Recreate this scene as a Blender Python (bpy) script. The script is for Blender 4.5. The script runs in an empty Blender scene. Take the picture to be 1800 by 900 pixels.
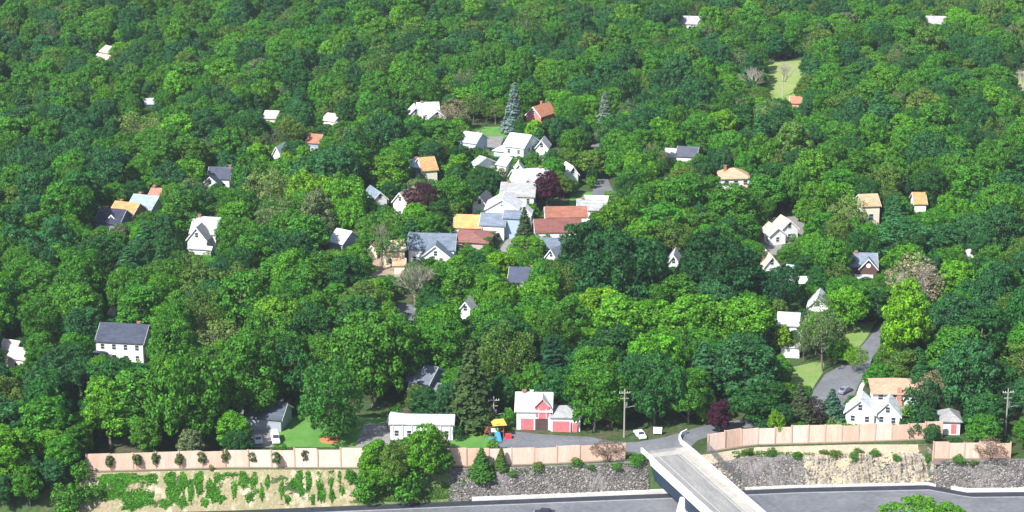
import bpy, bmesh, math, random
import numpy as np
from mathutils import Vector, Matrix
R = math.radians
random.seed(11)
sc = bpy.context.scene
# ------------------------------------------------------------ camera, world, sun, exposure
F = 4000.0; PITCH = R(16.8); CH = 186.0
cam_d = bpy.data.cameras.new("camera"); cam = bpy.data.objects.new("camera", cam_d)
sc.collection.objects.link(cam); sc.camera = cam
cam.location = (0, 0, CH); cam.rotation_euler = (R(90)-PITCH, 0, 0)
cam_d.sensor_width = 36; cam_d.lens = 36*F/1800; cam_d.clip_start = 1; cam_d.clip_end = 6000
SUN_EL = R(45); SUN_AZ = R(40)          # light travels to +x (right) and +y (away)
LD = Vector((math.sin(SUN_AZ)*math.cos(SUN_EL), math.cos(SUN_AZ)*math.cos(SUN_EL), -math.sin(SUN_EL)))
w = bpy.data.worlds.new("World"); sc.world = w; w.use_nodes = True
nt = w.node_tree; sky = nt.nodes.new('ShaderNodeTexSky'); sky.sky_type = 'NISHITA'; sky.sun_disc = False
sky.sun_elevation = SUN_EL; sky.sun_rotation = math.pi + SUN_AZ
nt.links.new(sky.outputs[0], nt.nodes['Background'].inputs[0]); nt.nodes['Background'].inputs[1].default_value = 0.10
sd = bpy.data.lights.new("sun", 'SUN'); so = bpy.data.objects.new("sun", sd); sc.collection.objects.link(so)
sd.energy = 5.0; sd.angle = R(0.5); sd.color = (1, .98, .94)
so.rotation_euler = LD.to_track_quat('-Z', 'Y').to_euler()
sc.view_settings.view_transform = 'Standard'; sc.view_settings.look = 'None'
sc.view_settings.exposure = 0.86; sc.view_settings.gamma = 1
sc.cycles.max_bounces = 5; sc.cycles.diffuse_bounces = 2; sc.cycles.transmission_bounces = 3
COL = sc.collection

# ------------------------------------------------------------ pixel <-> ground
CP, SP = math.cos(PITCH), math.sin(PITCH)
def at(u, v, z=0.0):
    xc, yc = (u-900)/F, (450-v)/F
    d = Vector((xc, CP+yc*SP, -SP+yc*CP))
    return Vector((0, 0, CH)) + d*((z-CH)/d.z)
def proj(p):
    dy, dz = p[1], p[2]-CH
    dep = dy*CP - dz*SP
    return 900+F*p[0]/dep, 450-F*(dy*SP+dz*CP)/dep, dep

# ------------------------------------------------------------ materials
MATS = {}
def newmat(name):
    m = bpy.data.materials.new(name); m.use_nodes = True
    t = m.node_tree; b = t.nodes['Principled BSDF']; b.inputs['Roughness'].default_value = .85
    b.inputs['Specular IOR Level'].default_value = .25
    return m, t, b
def mat(name, c1, c2=None, scale=1.0, rough=.85, fine=0.0, stretch=(1,1,1), metal=0, bump=0.0, c3=None, spec=None):
    """mottled two colour surface with an optional fine grain and bump"""
    if name in MATS: return MATS[name]
    m, t, b = newmat(name); b.inputs['Roughness'].default_value = rough; b.inputs['Metallic'].default_value = metal
    if spec is not None: b.inputs['Specular IOR Level'].default_value = spec
    c2 = c2 or tuple(x*.8 for x in c1)
    tc = t.nodes.new('ShaderNodeTexCoord'); mp = t.nodes.new('ShaderNodeMapping'); mp.inputs['Scale'].default_value = stretch
    n = t.nodes.new('ShaderNodeTexNoise'); n.inputs['Scale'].default_value = scale; n.inputs['Detail'].default_value = 6; n.inputs['Roughness'].default_value = .65
    t.links.new(tc.outputs['Object'], mp.inputs[0]); t.links.new(mp.outputs[0], n.inputs['Vector'])
    r = t.nodes.new('ShaderNodeValToRGB'); r.color_ramp.elements[0].position = .36; r.color_ramp.elements[1].position = .64
    r.color_ramp.elements[0].color = (*c1, 1); r.color_ramp.elements[1].color = (*c2, 1)
    if c3: e = r.color_ramp.elements.new(.5); e.color = (*c3, 1)
    t.links.new(n.outputs[0], r.inputs[0]); out = r.outputs[0]
    if fine:
        n2 = t.nodes.new('ShaderNodeTexNoise'); n2.inputs['Scale'].default_value = scale*9; n2.inputs['Detail'].default_value = 3
        t.links.new(mp.outputs[0], n2.inputs['Vector'])
        mr = t.nodes.new('ShaderNodeMapRange'); mr.inputs[1].default_value = .3; mr.inputs[2].default_value = .7
        mr.inputs[3].default_value = 1-fine; mr.inputs[4].default_value = 1+fine
        t.links.new(n2.outputs[0], mr.inputs[0])
        mx = t.nodes.new('ShaderNodeVectorMath'); mx.operation = 'SCALE'
        t.links.new(out, mx.inputs[0]); t.links.new(mr.outputs[0], mx.inputs['Scale']); out = mx.outputs[0]
        if bump:
            bp = t.nodes.new('ShaderNodeBump'); bp.inputs['Strength'].default_value = bump; bp.inputs['Distance'].default_value = .1
            t.links.new(n2.outputs[0], bp.inputs['Height']); t.links.new(bp.outputs[0], b.inputs['Normal'])
    t.links.new(out, b.inputs['Base Color'])
    MATS[name] = m; return m
def leafmat(name, from_tint=True, base=(.05, .12, .02), transl=.22, var=.42):
    m, t, b = newmat(name); b.inputs['Roughness'].default_value = .6; b.inputs['Specular IOR Level'].default_value = .12
    if from_tint:
        a = t.nodes.new('ShaderNodeAttribute'); a.attribute_type = 'INSTANCER'; a.attribute_name = 'tint'; src = a.outputs['Vector']
    else:
        c = t.nodes.new('ShaderNodeRGB'); c.outputs[0].default_value = (*base, 1); src = c.outputs[0]
    g = t.nodes.new('ShaderNodeNewGeometry')
    mr = t.nodes.new('ShaderNodeMapRange'); mr.inputs[3].default_value = 1-var; mr.inputs[4].default_value = 1+var
    t.links.new(g.outputs['Random Per Island'], mr.inputs[0])
    tc = t.nodes.new('ShaderNodeTexCoord')
    n = t.nodes.new('ShaderNodeTexNoise'); n.inputs['Scale'].default_value = .55; n.inputs['Detail'].default_value = 2
    t.links.new(tc.outputs['Object'], n.inputs['Vector'])
    m2 = t.nodes.new('ShaderNodeMapRange'); m2.inputs[1].default_value = .3; m2.inputs[2].default_value = .7; m2.inputs[3].default_value = .72; m2.inputs[4].default_value = 1.28
    t.links.new(n.outputs[0], m2.inputs[0])
    mm = t.nodes.new('ShaderNodeMath'); mm.operation = 'MULTIPLY'; t.links.new(mr.outputs[0], mm.inputs[0]); t.links.new(m2.outputs[0], mm.inputs[1])
    sc_ = t.nodes.new('ShaderNodeVectorMath'); sc_.operation = 'SCALE'; t.links.new(src, sc_.inputs[0]); t.links.new(mm.outputs[0], sc_.inputs['Scale'])
    t.links.new(sc_.outputs[0], b.inputs['Base Color'])
    tr = t.nodes.new('ShaderNodeBsdfTranslucent'); t.links.new(sc_.outputs[0], tr.inputs[0])
    mx = t.nodes.new('ShaderNodeMixShader'); mx.inputs[0].default_value = transl
    t.links.new(b.outputs[0], mx.inputs[1]); t.links.new(tr.outputs[0], mx.inputs[2])
    t.links.new(mx.outputs[0], t.nodes['Material Output'].inputs[0])
    MATS[name] = m; return m
LEAF = leafmat('leaves'); NEEDLE = leafmat('needles', transl=.08)
BARK = mat('bark', (.12, .095, .07), (.22, .19, .155), 2.5, fine=.25)
TWIG = mat('twig', (.30, .26, .21), (.42, .38, .32), 3, fine=.2)
WHITE = mat('white_paint', (.80, .80, .79), (.70, .71, .71), .7, rough=.6, fine=.05)
TRIM = mat('white_trim', (.82, .82, .80), (.76, .76, .75), 1.5, rough=.5)
GLASS = mat('window_glass', (.02, .028, .04), (.05, .065, .085), .6, rough=.12, spec=.6)
RUBBER = mat('rubber', (.02, .02, .02), (.03, .03, .03), 5)
METAL = mat('grey_metal', (.35, .36, .37), (.28, .29, .30), 2, rough=.4, metal=.7)
CONC = mat('pale_concrete', (.66, .64, .59), (.52, .50, .46), .5, fine=.10)
ASPH = mat('asphalt', (.125, .130, .145), (.175, .178, .19), .12, fine=.14, bump=.2)
ASPH_D = mat('dark_asphalt', (.025, .028, .042), (.04, .043, .06), .5, fine=.2)
def wallm(key, c): return mat('wall_'+key, c, tuple(x*.86 for x in c), .8, rough=.7, fine=.13, stretch=(.5, .5, 3))
def roofm(key, c): return mat('roof_'+key, c, tuple(x*.66 for x in c), .45, rough=.95, fine=.34, stretch=(1, 2.5, 2.5), spec=.08)

# ------------------------------------------------------------ object helpers
def link(o, parent=None):
    COL.objects.link(o)
    if parent is not None: o.parent = parent
    return o
def tag(o, label=None, cat=None, group=None, kind=None):
    if label: o['label'] = label
    if cat: o['category'] = cat
    if group: o['group'] = group
    if kind: o['kind'] = kind
    return o
def thing(name, label, cat, loc=(0, 0, 0), rz=0.0, group=None):
    o = bpy.data.objects.new(name, None); o.empty_display_size = .5
    o.location = loc; o.rotation_euler = (0, 0, rz); link(o); return tag(o, label, cat, group)
def mesh_np(name, V, Fc, m, parent=None, smooth=False):
    me = bpy.data.meshes.new(name)
    V = np.asarray(V, dtype=np.float32)
    if isinstance(Fc, np.ndarray):
        k = Fc.shape[1]; me.vertices.add(len(V)); me.vertices.foreach_set('co', V.ravel())
        me.loops.add(Fc.size); me.loops.foreach_set('vertex_index', Fc.astype(np.int32).ravel())
        me.polygons.add(len(Fc)); me.polygons.foreach_set('loop_start', np.arange(0, Fc.size, k, dtype=np.int32))
        me.polygons.foreach_set('loop_total', np.full(len(Fc), k, dtype=np.int32)); me.update(calc_edges=True)
    else:
        me.from_pydata([tuple(map(float, p)) for p in V], [], Fc); me.update()
    me.materials.append(m)
    if smooth: me.polygons.foreach_set('use_smooth', [True]*len(me.polygons))
    return link(bpy.data.objects.new(name, me), parent)
class MB:
    def __init__(s): s.v = []; s.f = []
    def add(s, vs, fs):
        n = len(s.v); s.v += [tuple(p) for p in vs]; s.f += [[i+n for i in f] for f in fs]; return s
    def box(s, x0, x1, y0, y1, z0, z1, M=None):
        vs = [Vector(p) for p in ((x0,y0,z0),(x1,y0,z0),(x1,y1,z0),(x0,y1,z0),(x0,y0,z1),(x1,y0,z1),(x1,y1,z1),(x0,y1,z1))]
        if M: vs = [M @ p for p in vs]
        return s.add(vs, [[0,3,2,1],[4,5,6,7],[0,1,5,4],[1,2,6,5],[2,3,7,6],[3,0,4,7]])
    def tube(s, a, b, r0, r1=None, n=6, cap=True):
        a = Vector(a); b = Vector(b); r1 = r0 if r1 is None else r1
        d = (b-a).normalized(); x = d.orthogonal().normalized(); y = d.cross(x)
        vs = [a+(x*math.cos(t)+y*math.sin(t))*r0 for t in [2*math.pi*i/n for i in range(n)]]
        vs += [b+(x*math.cos(t)+y*math.sin(t))*r1 for t in [2*math.pi*i/n for i in range(n)]]
        fs = [[i, (i+1) % n, n+(i+1) % n, n+i] for i in range(n)]
        if cap: fs += [list(range(n))[::-1], list(range(n, 2*n))]
        return s.add(vs, fs)
    def prism(s, poly, z0, z1):
        n = len(poly)
        vs = [(p[0], p[1], z0) for p in poly]+[(p[0], p[1], z1) for p in poly]
        return s.add(vs, [[i, (i+1) % n, n+(i+1) % n, n+i] for i in range(n)]+[list(range(n))[::-1], list(range(n, 2*n))])
    def build(s, name, m, parent=None, bevel=0, smooth=False):
        me = bpy.data.meshes.new(name); me.from_pydata([tuple(p) for p in s.v], [], s.f); me.update()
        bm = bmesh.new(); bm.from_mesh(me)
        bmesh.ops.recalc_face_normals(bm, faces=bm.faces)
        if bevel: bmesh.ops.bevel(bm, geom=bm.edges[:], offset=bevel, segments=1, affect='EDGES')
        bm.to_mesh(me); bm.free(); me.materials.append(m)
        if smooth: me.polygons.foreach_set('use_smooth', [True]*len(me.polygons))
        return link(bpy.data.objects.new(name, me), parent)
def copy_tree(o, parent=None):
    c = o.copy(); COL.objects.link(c); c.parent = parent
    for ch in o.children: copy_tree(ch, c)
    return c
def flat_poly(name, pts, z, m, kind='structure'):
    """flat sheet from photo pixels lying on the plateau"""
    P = [at(u, v, z) for u, v in pts]
    bm = bmesh.new(); f = bm.faces.new([bm.verts.new(p) for p in P]); bm.normal_update()
    if f.normal.z < 0: f.normal_flip()
    bmesh.ops.triangulate(bm, faces=bm.faces)
    me = bpy.data.meshes.new(name); bm.to_mesh(me); bm.free(); me.materials.append(m)
    return tag(link(bpy.data.objects.new(name, me)), kind=kind)

# ------------------------------------------------------------ terrain
HZ = -6.0
def line(px, z): 
    P = [at(u, v, z) for u, v in px]; return np.array([p.x for p in P]), np.array([p.y for p in P])
EX, EY = line([(-900, 935), (430, 897), (830, 880), (1190, 866), (1400, 857), (1630, 852), (1700, 865), (1800, 864), (2600, 850)], HZ)
BX, BY = line([(-900, 850), (100, 833), (153, 828), (400, 822), (635, 822), (785, 820), (950, 816), (1100, 808), (1180, 802), (1243, 795), (1320, 783), (1500, 778), (1625, 778), (1655, 806), (1800, 803), (2600, 780)], 0)
def Ye(x): return float(np.interp(x, EX, EY))
def Yb(x): return float(np.interp(x, BX, BY))
def gz(x, y):
    ye, yb = Ye(x), Yb(x)-1.2
    y1 = ye-34.0
    if y >= yb: return 0.0 if y < 1060 else (y-1060)*.10
    if y > ye: return HZ*(yb-y)/(yb-ye)
    if y > y1: return HZ
    return min(0.0, HZ+(y1-y)*.6)
xs = np.concatenate([np.arange(-900, -130, 35), np.arange(-130, 130, 2.0), np.arange(130, 900, 35)])
def onground(u, v):
    a, b = at(u, v, .5), at(u, v, HZ-.3)
    for k in range(1, 121):
        p = a.lerp(b, k/120)
        if p.z <= gz(p.x, p.y): return Vector((p.x, p.y, gz(p.x, p.y)))
    return b
NR = 12
rows = []
for x in xs:
    ye, yb = Ye(x), Yb(x)-1.2; y1 = ye-34
    ys = [y1-400, y1-10, y1] + [ye-17, ye-2, ye] + [ye+(yb-ye)*k/NR for k in range(1, NR+1)] + [yb+8, 520, 600, 700, 850, 1060, 1400, 2600, 4200]
    rows.append([(x*(1 if y < 1060 else 1+(y-1060)/900), y, gz(x, y)) for y in ys])
nR = len(rows[0]); V = [p for r in rows for p in r]
Fc = [[i*nR+j, (i+1)*nR+j, (i+1)*nR+j+1, i*nR+j+1] for i in range(len(xs)-1) for j in range(nR-1)]
GROUND = mat('wood_floor', (.035, .055, .02), (.085, .075, .045), .11, fine=.35, c3=(.045, .085, .022))
tag(mesh_np('ground', V, Fc, GROUND), kind='structure')
def bank_sheet(name, u0, u1, m, off=.05, amp=0.0, seed=0, nx=160, ny=26, kind='structure', ext=0.0):
    """strip of the bank between the barrier foot and the highway, laid just above the ground"""
    x0, x1 = at(u0, 840, -3).x, at(u1, 840, -3).x
    rng = np.random.RandomState(seed); vs = []
    ph = rng.rand(12, 4)
    for i in range(nx+1):
        x = x0+(x1-x0)*i/nx; ye, yb = Ye(x), Yb(x)-1.2+ext
        for j in range(ny+1):
            y = ye+(yb-ye)*j/ny; n = 0
            for k in range(12):
                fq = .35*1.35**k; n += math.sin(fq*(x*math.cos(ph[k, 0]*6.3)+y*math.sin(ph[k, 0]*6.3)*1.5)+ph[k, 1]*6.3)*1.1**-k
            e = min(1, 6*min(j/ny, 1-j/ny, i/nx*3, (1-i/nx)*3))
            vs.append((x+rng.randn()*amp*.1, y-abs(n)*amp*.25*e, gz(x, y)+off+n*amp*.35*e+rng.randn()*amp*.12*e))
    fs = [[i*(ny+1)+j, (i+1)*(ny+1)+j, (i+1)*(ny+1)+j+1, i*(ny+1)+j+1] for i in range(nx) for j in range(ny)]
    return tag(mesh_np(name, vs, fs, m), kind=kind)
TANG = mat('dry_bank', (.30, .225, .15), (.44, .35, .26), .35, fine=.25, c3=(.23, .21, .11), stretch=(1, .35, 1))
GRBANK = mat('green_bank', (.05, .12, .03), (.14, .17, .07), .3, fine=.3)
GRIT = mat('grey_grit', (.12, .11, .105), (.20, .185, .175), .5, fine=.4)
CREAM = mat('cream_rock', (.52, .42, .27), (.40, .34, .25), .28, fine=.3, bump=.6, c3=(.27, .24, .20))
SAND = mat('sand', (.42, .35, .25), (.33, .27, .19), .3, fine=.2)
bank_sheet('dry_grass_bank', 150, 632, TANG, amp=.15, seed=1)
bank_sheet('green_grass_bank', 632, 792, GRBANK, amp=.15, seed=2)
bank_sheet('gravel_bank', 792, 1128, GRIT, amp=.2, seed=3)
bank_sheet('sand_bank', 1232, 1660, SAND, amp=.1, seed=8, off=.03, nx=200)
bank_sheet('gravel_cutting', 1236, 1420, GRIT, amp=.2, seed=4, ext=-2.0, off=.12)
bank_sheet('cream_rock_cutting', 1420, 1640, CREAM, amp=1.1, seed=5, nx=150, ny=60, ext=-2.2, off=.25)
bank_sheet('gravel_slope', 1634, 1850, GRIT, amp=.2, seed=6)

# ------------------------------------------------------------ highway
def ribbon_along_edge(name, u0, u1, d0, d1, z, m, parent=None, thick=None, kind='structure', n=80):
    x0, x1 = at(u0, 870, HZ).x, at(u1, 870, HZ).x
    vs = []; 
    for i in range(n+1):
        x = x0+(x1-x0)*i/n; y = Ye(x)
        if thick: vs += [(x, y-d1, z), (x, y-d0, z), (x, y-d1, z+thick), (x, y-d0, z+thick)]
        else: vs += [(x, y-d1, z), (x, y-d0, z)]
    if thick:
        fs = []
        for i in range(n):
            a, b = 4*i, 4*i+4
            fs += [[a+2, b+2, b+3, a+3], [a, b, b+2, a+2], [a+3, b+3, b+1, a+1]]
        fs += [[0, 2, 3, 1], [4*n, 4*n+1, 4*n+3, 4*n+2]]
    else: fs = [[2*i, 2*i+2, 2*i+3, 2*i+1] for i in range(n)]
    o = mesh_np(name, vs, fs, m, parent)
    return tag(o, kind=kind) if kind else o
ribbon_along_edge('highway', -900, 2600, .3, 30, HZ+.02, ASPH, n=200)
ribbon_along_edge('road_shoulder', -900, 2600, .3, 2.6, HZ+.028, ASPH_D, n=200)
LINEW = mat('road_paint', (.62, .62, .60), (.45, .45, .45), 1.5, fine=.15)
ribbon_along_edge('edge_line', -900, 2600, 3.0, 3.14, HZ+.033, LINEW, n=200)
for k, (u0, u1, lab) in enumerate(((830, 1189, 'long pale concrete kerb wall below the grey stones left of the bridge'),
                                   (1312, 1652, 'thin pale concrete kerb wall below the cream rock right of the bridge'),
                                   (1676, 1850, 'pale concrete kerb wall at the right edge beneath grey stones'))):
    o = ribbon_along_edge('kerb_wall', u0, u1, -.9 if k != 1 else -.3, .3, HZ+.02, CONC, thick=.75 if k != 1 else .45, kind=None, n=60)
    tag(o, lab, 'kerb wall', 'kerb walls beside the highway')

# ------------------------------------------------------------ plateau sheets: roads, lawns
LAWN = mat('lawn', (.075, .21, .035), (.12, .26, .055), .22, fine=.18)
DRYL = mat('dry_lawn', (.19, .30, .07), (.29, .32, .11), .15, fine=.15)
VERGE = mat('verge', (.13, .25, .05), (.22, .27, .09), .2, fine=.2)
DRIVE = mat('driveway', (.20, .195, .19), (.27, .25, .24), .3, fine=.15)
DIRT = mat('bare_earth', (.36, .27, .20), (.28, .22, .16), .3, fine=.2)
CLEAR = []     # (polygon in photo pixels, y of what it shows): nothing nearer may cover it
def clear(poly, y=None):
    if y is None: y = at(sum(p[0] for p in poly)/len(poly), min(p[1] for p in poly)).y+1
    us = [p[0] for p in poly]; vs = [p[1] for p in poly]
    n = len(poly); pts = [(sum(us)/n, sum(vs)/n)]
    for i in range(n):
        a, b = poly[i], poly[(i+1) % n]; m_ = max(1, int(math.hypot(a[0]-b[0], a[1]-b[1])/7)); pts += [(a[0]+(b[0]-a[0])*k/m_, a[1]+(b[1]-a[1])*k/m_) for k in range(m_)]
    CLEAR.append((poly, y, (min(us), min(vs), max(us), max(vs)), pts))
NOGO = []      # ground polygons with no trunks
def ground_patch(name, pts, z, m, clr=None):
    o = flat_poly(name, pts, z, m); P = [at(u, v) for u, v in pts]; NOGO.append([(p.x, p.y) for p in P])
    if clr: clear(clr)
    elif clr is None: clear(pts)
    return o
ground_patch('road', [(862, 789), (892, 757), (960, 764), (1040, 768), (1075, 777), (1120, 777), (1170, 768), (1238, 748), (1300, 738), (1380, 735), (1440, 731), (1445, 742), (1380, 748), (1312, 752), (1250, 766), (1226, 774), (1214, 786), (1204, 799.5), (1137, 800.5), (1100, 793), (1000, 793)], .02, ASPH,
             [(885, 785), (905, 762), (1035, 768), (1120, 774), (1170, 765), (1238, 746), (1300, 736), (1312, 752), (1250, 768), (1214, 798), (1137, 800), (1100, 790), (1060, 785)])
ground_patch('street', [(1405, 745), (1418, 712), (1428, 690), (1450, 658), (1490, 636), (1520, 602), (1543, 575), (1560, 555), (1572, 555), (1556, 596), (1528, 645), (1508, 678), (1496, 712), (1490, 745)], .02, ASPH,
             [(1428, 700), (1450, 660), (1490, 638), (1520, 604), (1540, 580), (1552, 590), (1525, 640), (1497, 690), (1480, 705)])
ground_patch('pavement', [(1498, 712), (1511, 678), (1531, 645), (1559, 596), (1564, 596), (1536, 646), (1518, 680), (1508, 712)], .1, CONC, False)
ground_patch('lawn', [(478, 786), (500, 735), (545, 728), (690, 735), (684, 770), (632, 786)], .012, LAWN, [(500, 784), (502, 742), (530, 745), (535, 765), (625, 770), (632, 784)])
ground_patch('lawn', [(790, 786), (800, 748), (860, 745), (872, 760), (862, 789)], .012, LAWN, [(800, 784), (800, 756), (853, 756), (853, 784)])
ground_patch('driveway', [(625, 786), (640, 745), (690, 745), (684, 786)], .024, DRIVE, [(632, 782), (650, 750), (684, 750), (684, 782)])
ground_patch('driveway', [(420, 786), (425, 700), (500, 700), (495, 740), (478, 786)], .016, DRIVE, [(444, 781), (446, 752), (496, 752), (478, 781)])
ground_patch('lawn', [(815, 244), (822, 224), (892, 222), (900, 240)], .012, LAWN, [(830, 240), (830, 229), (888, 229), (888, 240)])
ground_patch('driveway', [(835, 262), (842, 240), (898, 240), (880, 270), (850, 275)], .02, DRIVE, [(843, 258), (845, 242), (885, 242), (872, 262)])
ground_patch('meadow', [(1345, 178), (1340, 112), (1415, 105), (1410, 178)], .012, DRYL, [(1356, 170), (1354, 116), (1404, 114), (1398, 150), (1388, 170)])
ground_patch('meadow', [(1786, 170), (1786, 112), (1850, 108), (1850, 170)], .012, DRYL, [(1790, 164), (1790, 118), (1812, 118), (1812, 164)])
ground_patch('lawn', [(1385, 690), (1395, 645), (1450, 632), (1446, 655), (1425, 688)], .012, VERGE, [(1393, 672), (1400, 648), (1445, 640), (1440, 660), (1425, 680)])
ground_patch('lawn', [(1480, 612), (1492, 568), (1540, 565), (1522, 596), (1500, 622)], .012, VERGE, [(1496, 602), (1498, 572), (1536, 572), (1512, 605)])
ground_patch('driveway', [(1335, 448), (1336, 415), (1345, 385), (1400, 380), (1420, 400), (1395, 430), (1365, 448)], .012, DRIVE, [(1345, 440), (1347, 428), (1385, 425), (1362, 442)])
ground_patch('lawn', [(1344, 412), (1347, 395), (1366, 393), (1371, 407), (1358, 414)], .02, LAWN)
ground_patch('road', [(1040, 345), (1048, 305), (1062, 300), (1082, 345)], .02, ASPH, [(1048, 336), (1050, 312), (1062, 310), (1072, 332)])
ground_patch('road', [(1034, 268), (1036, 230), (1050, 228), (1058, 268)], .02, ASPH, [(1040, 256), (1042, 238), (1048, 238), (1053, 258)])
ground_patch('road', [(692, 585), (700, 535), (735, 535), (738, 585)], .02, ASPH, [(703, 572), (706, 543), (726, 543), (720, 573)])
ground_patch('driveway', [(868, 450), (900, 410), (930, 405), (925, 450)], .02, DRIVE, [(874, 436), (902, 412), (912, 420), (898, 440)])
ground_patch('driveway', [(705, 408), (740, 380), (780, 378), (790, 412)], .02, DRIVE, False)
ground_patch('lawn', [(1080, 375), (1000, 372), (1002, 340), (1050, 336)], .012, LAWN, [(985, 362), (1000, 348), (1012, 345), (1010, 362)])
ground_patch('yard', [(635, 500), (650, 425), (720, 425), (720, 500)], .012, DIRT, [(672, 478), (680, 455), (712, 455), (705, 482)])

# ------------------------------------------------------------ houses
HOUSES = []
WPROTO = {}
def window(parent, x, y, z, face, w=.95, h=1.35):
    key = (w, h)
    if key not in WPROTO:
        g = MB().box(-w/2, w/2, -.03, .05, -h/2, h/2).build('window', GLASS, parent)
        fr = MB(); t = .09
        fr.box(-w/2-t, w/2+t, -.07, .04, h/2, h/2+t).box(-w/2-t, w/2+t, -.10, .04, -h/2-t, -h/2)
        fr.box(-w/2-t, -w/2, -.07, .04, -h/2, h/2).box(w/2, w/2+t, -.07, .04, -h/2, h/2).box(-w/2, w/2, -.055, -.031, -.03, .03)
        fr.build('frame', TRIM, g); WPROTO[key] = g; o = g
    else:
        o = copy_tree(WPROTO[key], parent)
    o.location = (x, y, z); o.rotation_euler = (0, 0, {'f': 0, 'r': R(90), 'b': R(180), 'l': R(-90)}[face]); return o
def block(root, x, y, w, d, h, rise, kind, rm, wm, z0=0.0, over=.4, win=True, door=False, trim=True, chim=None, rows=None, wsize=(.95, 1.35)):
    """walls, roof, windows, trim of one volume of a house, centred on x, y"""
    hw, hd = w/2, d/2; s = Matrix.Translation((x, y, z0))
    m = MB(); rf = MB(); Ts = []; th = .22
    base = [(-hw, -hd, 0), (hw, -hd, 0), (hw, hd, 0), (-hw, hd, 0), (-hw, -hd, h), (hw, -hd, h), (hw, hd, h), (-hw, hd, h)]
    if kind == 'side':
        vs = base+[(-hw, 0, h+rise), (hw, 0, h+rise)]
        m.add([s @ Vector(p) for p in vs], [[0,1,5,4],[2,3,7,6],[1,2,6,9,5],[3,0,4,8,7],[4,5,9,8],[6,7,8,9],[0,3,2,1]])
        k = rise/hd; e = over
        for sg in (-1, 1):
            a = [(-hw-e, sg*(hd+e), h-k*e+.03), (hw+e, sg*(hd+e), h-k*e+.03), (hw+e, 0, h+rise+.03), (-hw-e, 0, h+rise+.03)]
            rf.add([s @ Vector(p) for p in a]+[s @ Vector((p[0], p[1], p[2]+th)) for p in a], [[0,1,2,3],[4,5,6,7],[0,1,5,4],[1,2,6,5],[3,0,4,7]])
        for sx in (-1, 1):
            T = MB(); Ts.append(T)
            for sg in (-1, 1):
                X0, X1 = sorted((sx*(hw+e+.004), sx*(hw+e+.07)))
                a = [(X0, sg*(hd+e), h-k*e-.16), (X1, sg*(hd+e), h-k*e-.16), (X1, 0, h+rise-.16), (X0, 0, h+rise-.16)]
                T.add([s @ Vector(p) for p in a]+[s @ Vector((p[0], p[1], p[2]+.34)) for p in a], [[0,1,2,3],[4,5,6,7],[0,1,5,4],[1,2,6,5],[2,3,7,6],[3,0,4,7]])
    elif kind == 'front':
        vs = base+[(0, -hd, h+rise), (0, hd, h+rise)]
        m.add([s @ Vector(p) for p in vs], [[0,1,5,8,4],[1,2,6,5],[2,3,7,9,6],[3,0,4,7],[4,8,9,7],[5,6,9,8],[0,3,2,1]])
        k = rise/hw; e = over
        for sg in (-1, 1):
            a = [(sg*(hw+e), -hd-e, h-k*e+.03), (sg*(hw+e), hd+e, h-k*e+.03), (0, hd+e, h+rise+.03), (0, -hd-e, h+rise+.03)]
            rf.add([s @ Vector(p) for p in a]+[s @ Vector((p[0], p[1], p[2]+th)) for p in a], [[0,1,2,3],[4,5,6,7],[0,1,5,4],[1,2,6,5],[3,0,4,7]])
        for sy in (-1, 1):
            T = MB(); Ts.append(T)
            for sg in (-1, 1):
                Y0, Y1 = sorted((sy*(hd+e+.004), sy*(hd+e+.07)))
                a = [(sg*(hw+e), Y0, h-k*e-.16), (sg*(hw+e), Y1, h-k*e-.16), (0, Y1, h+rise-.16), (0, Y0, h+rise-.16)]
                T.add([s @ Vector(p) for p in a]+[s @ Vector((p[0], p[1], p[2]+.34)) for p in a], [[0,1,2,3],[4,5,6,7],[0,1,5,4],[1,2,6,5],[2,3,7,6],[3,0,4,7]])
    elif kind == 'hip':
        m.box(-hw, hw, -hd, hd, 0, h, s); e = over+.1; r = min(hd, hw)
        if w >= d: q = [(-hw+hd, 0), (hw-hd, 0)]
        else: q = [(0, -hd+hw), (0, hd-hw)]
        vs = [(-hw-e, -hd-e, h-.05), (hw+e, -hd-e, h-.05), (hw+e, hd+e, h-.05), (-hw-e, hd+e, h-.05), (-hw-e, -hd-e, h+.12), (hw+e, -hd-e, h+.12), (hw+e, hd+e, h+.12), (-hw-e, hd+e, h+.12), (*q[0], h+rise), (*q[1], h+rise)]
        top = [[4,5,9,8],[5,6,9],[6,7,8,9],[7,4,8]] if w >= d else [[4,5,8],[5,6,9,8],[6,7,9],[7,4,8,9]]
        rf.add([s @ Vector(p) for p in vs], [[0,3,2,1],[0,1,5,4],[1,2,6,5],[2,3,7,6],[3,0,4,7]]+top); trim = False
    else:   # flat
        m.box(-hw, hw, -hd, hd, 0, h, s); rf.box(-hw-.15, hw+.15, -hd-.15, hd+.15, h+.003, h+.3, s); trim = False
    m.build('wall', wm, root); ro = rf.build('roof', rm, root)
    for T in Ts:
        if trim: T.build('roof_trim', TRIM, root)
    if chim is None and kind in ('side', 'hip') and z0 == 0 and w > 6 and d > 6 and h > 3.5 and random.random() < .55: chim = [(random.choice([-.3, .3])*w, random.choice([0, .5]), .5)]
    if chim:
        for cx, cy, ch in chim:
            MB().box(x+cx-.4, x+cx+.4, y+cy-.4, y+cy+.4, z0+h+rise*.45, z0+h+rise+ch).box(x+cx-.5, x+cx+.5, y+cy-.5, y+cy+.5, z0+h+rise+ch+.002, z0+h+rise+ch+.15).build('chimney', mat('chimney_brick', (.36, .17, .12), (.27, .14, .11), 2, fine=.2), ro)
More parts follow.
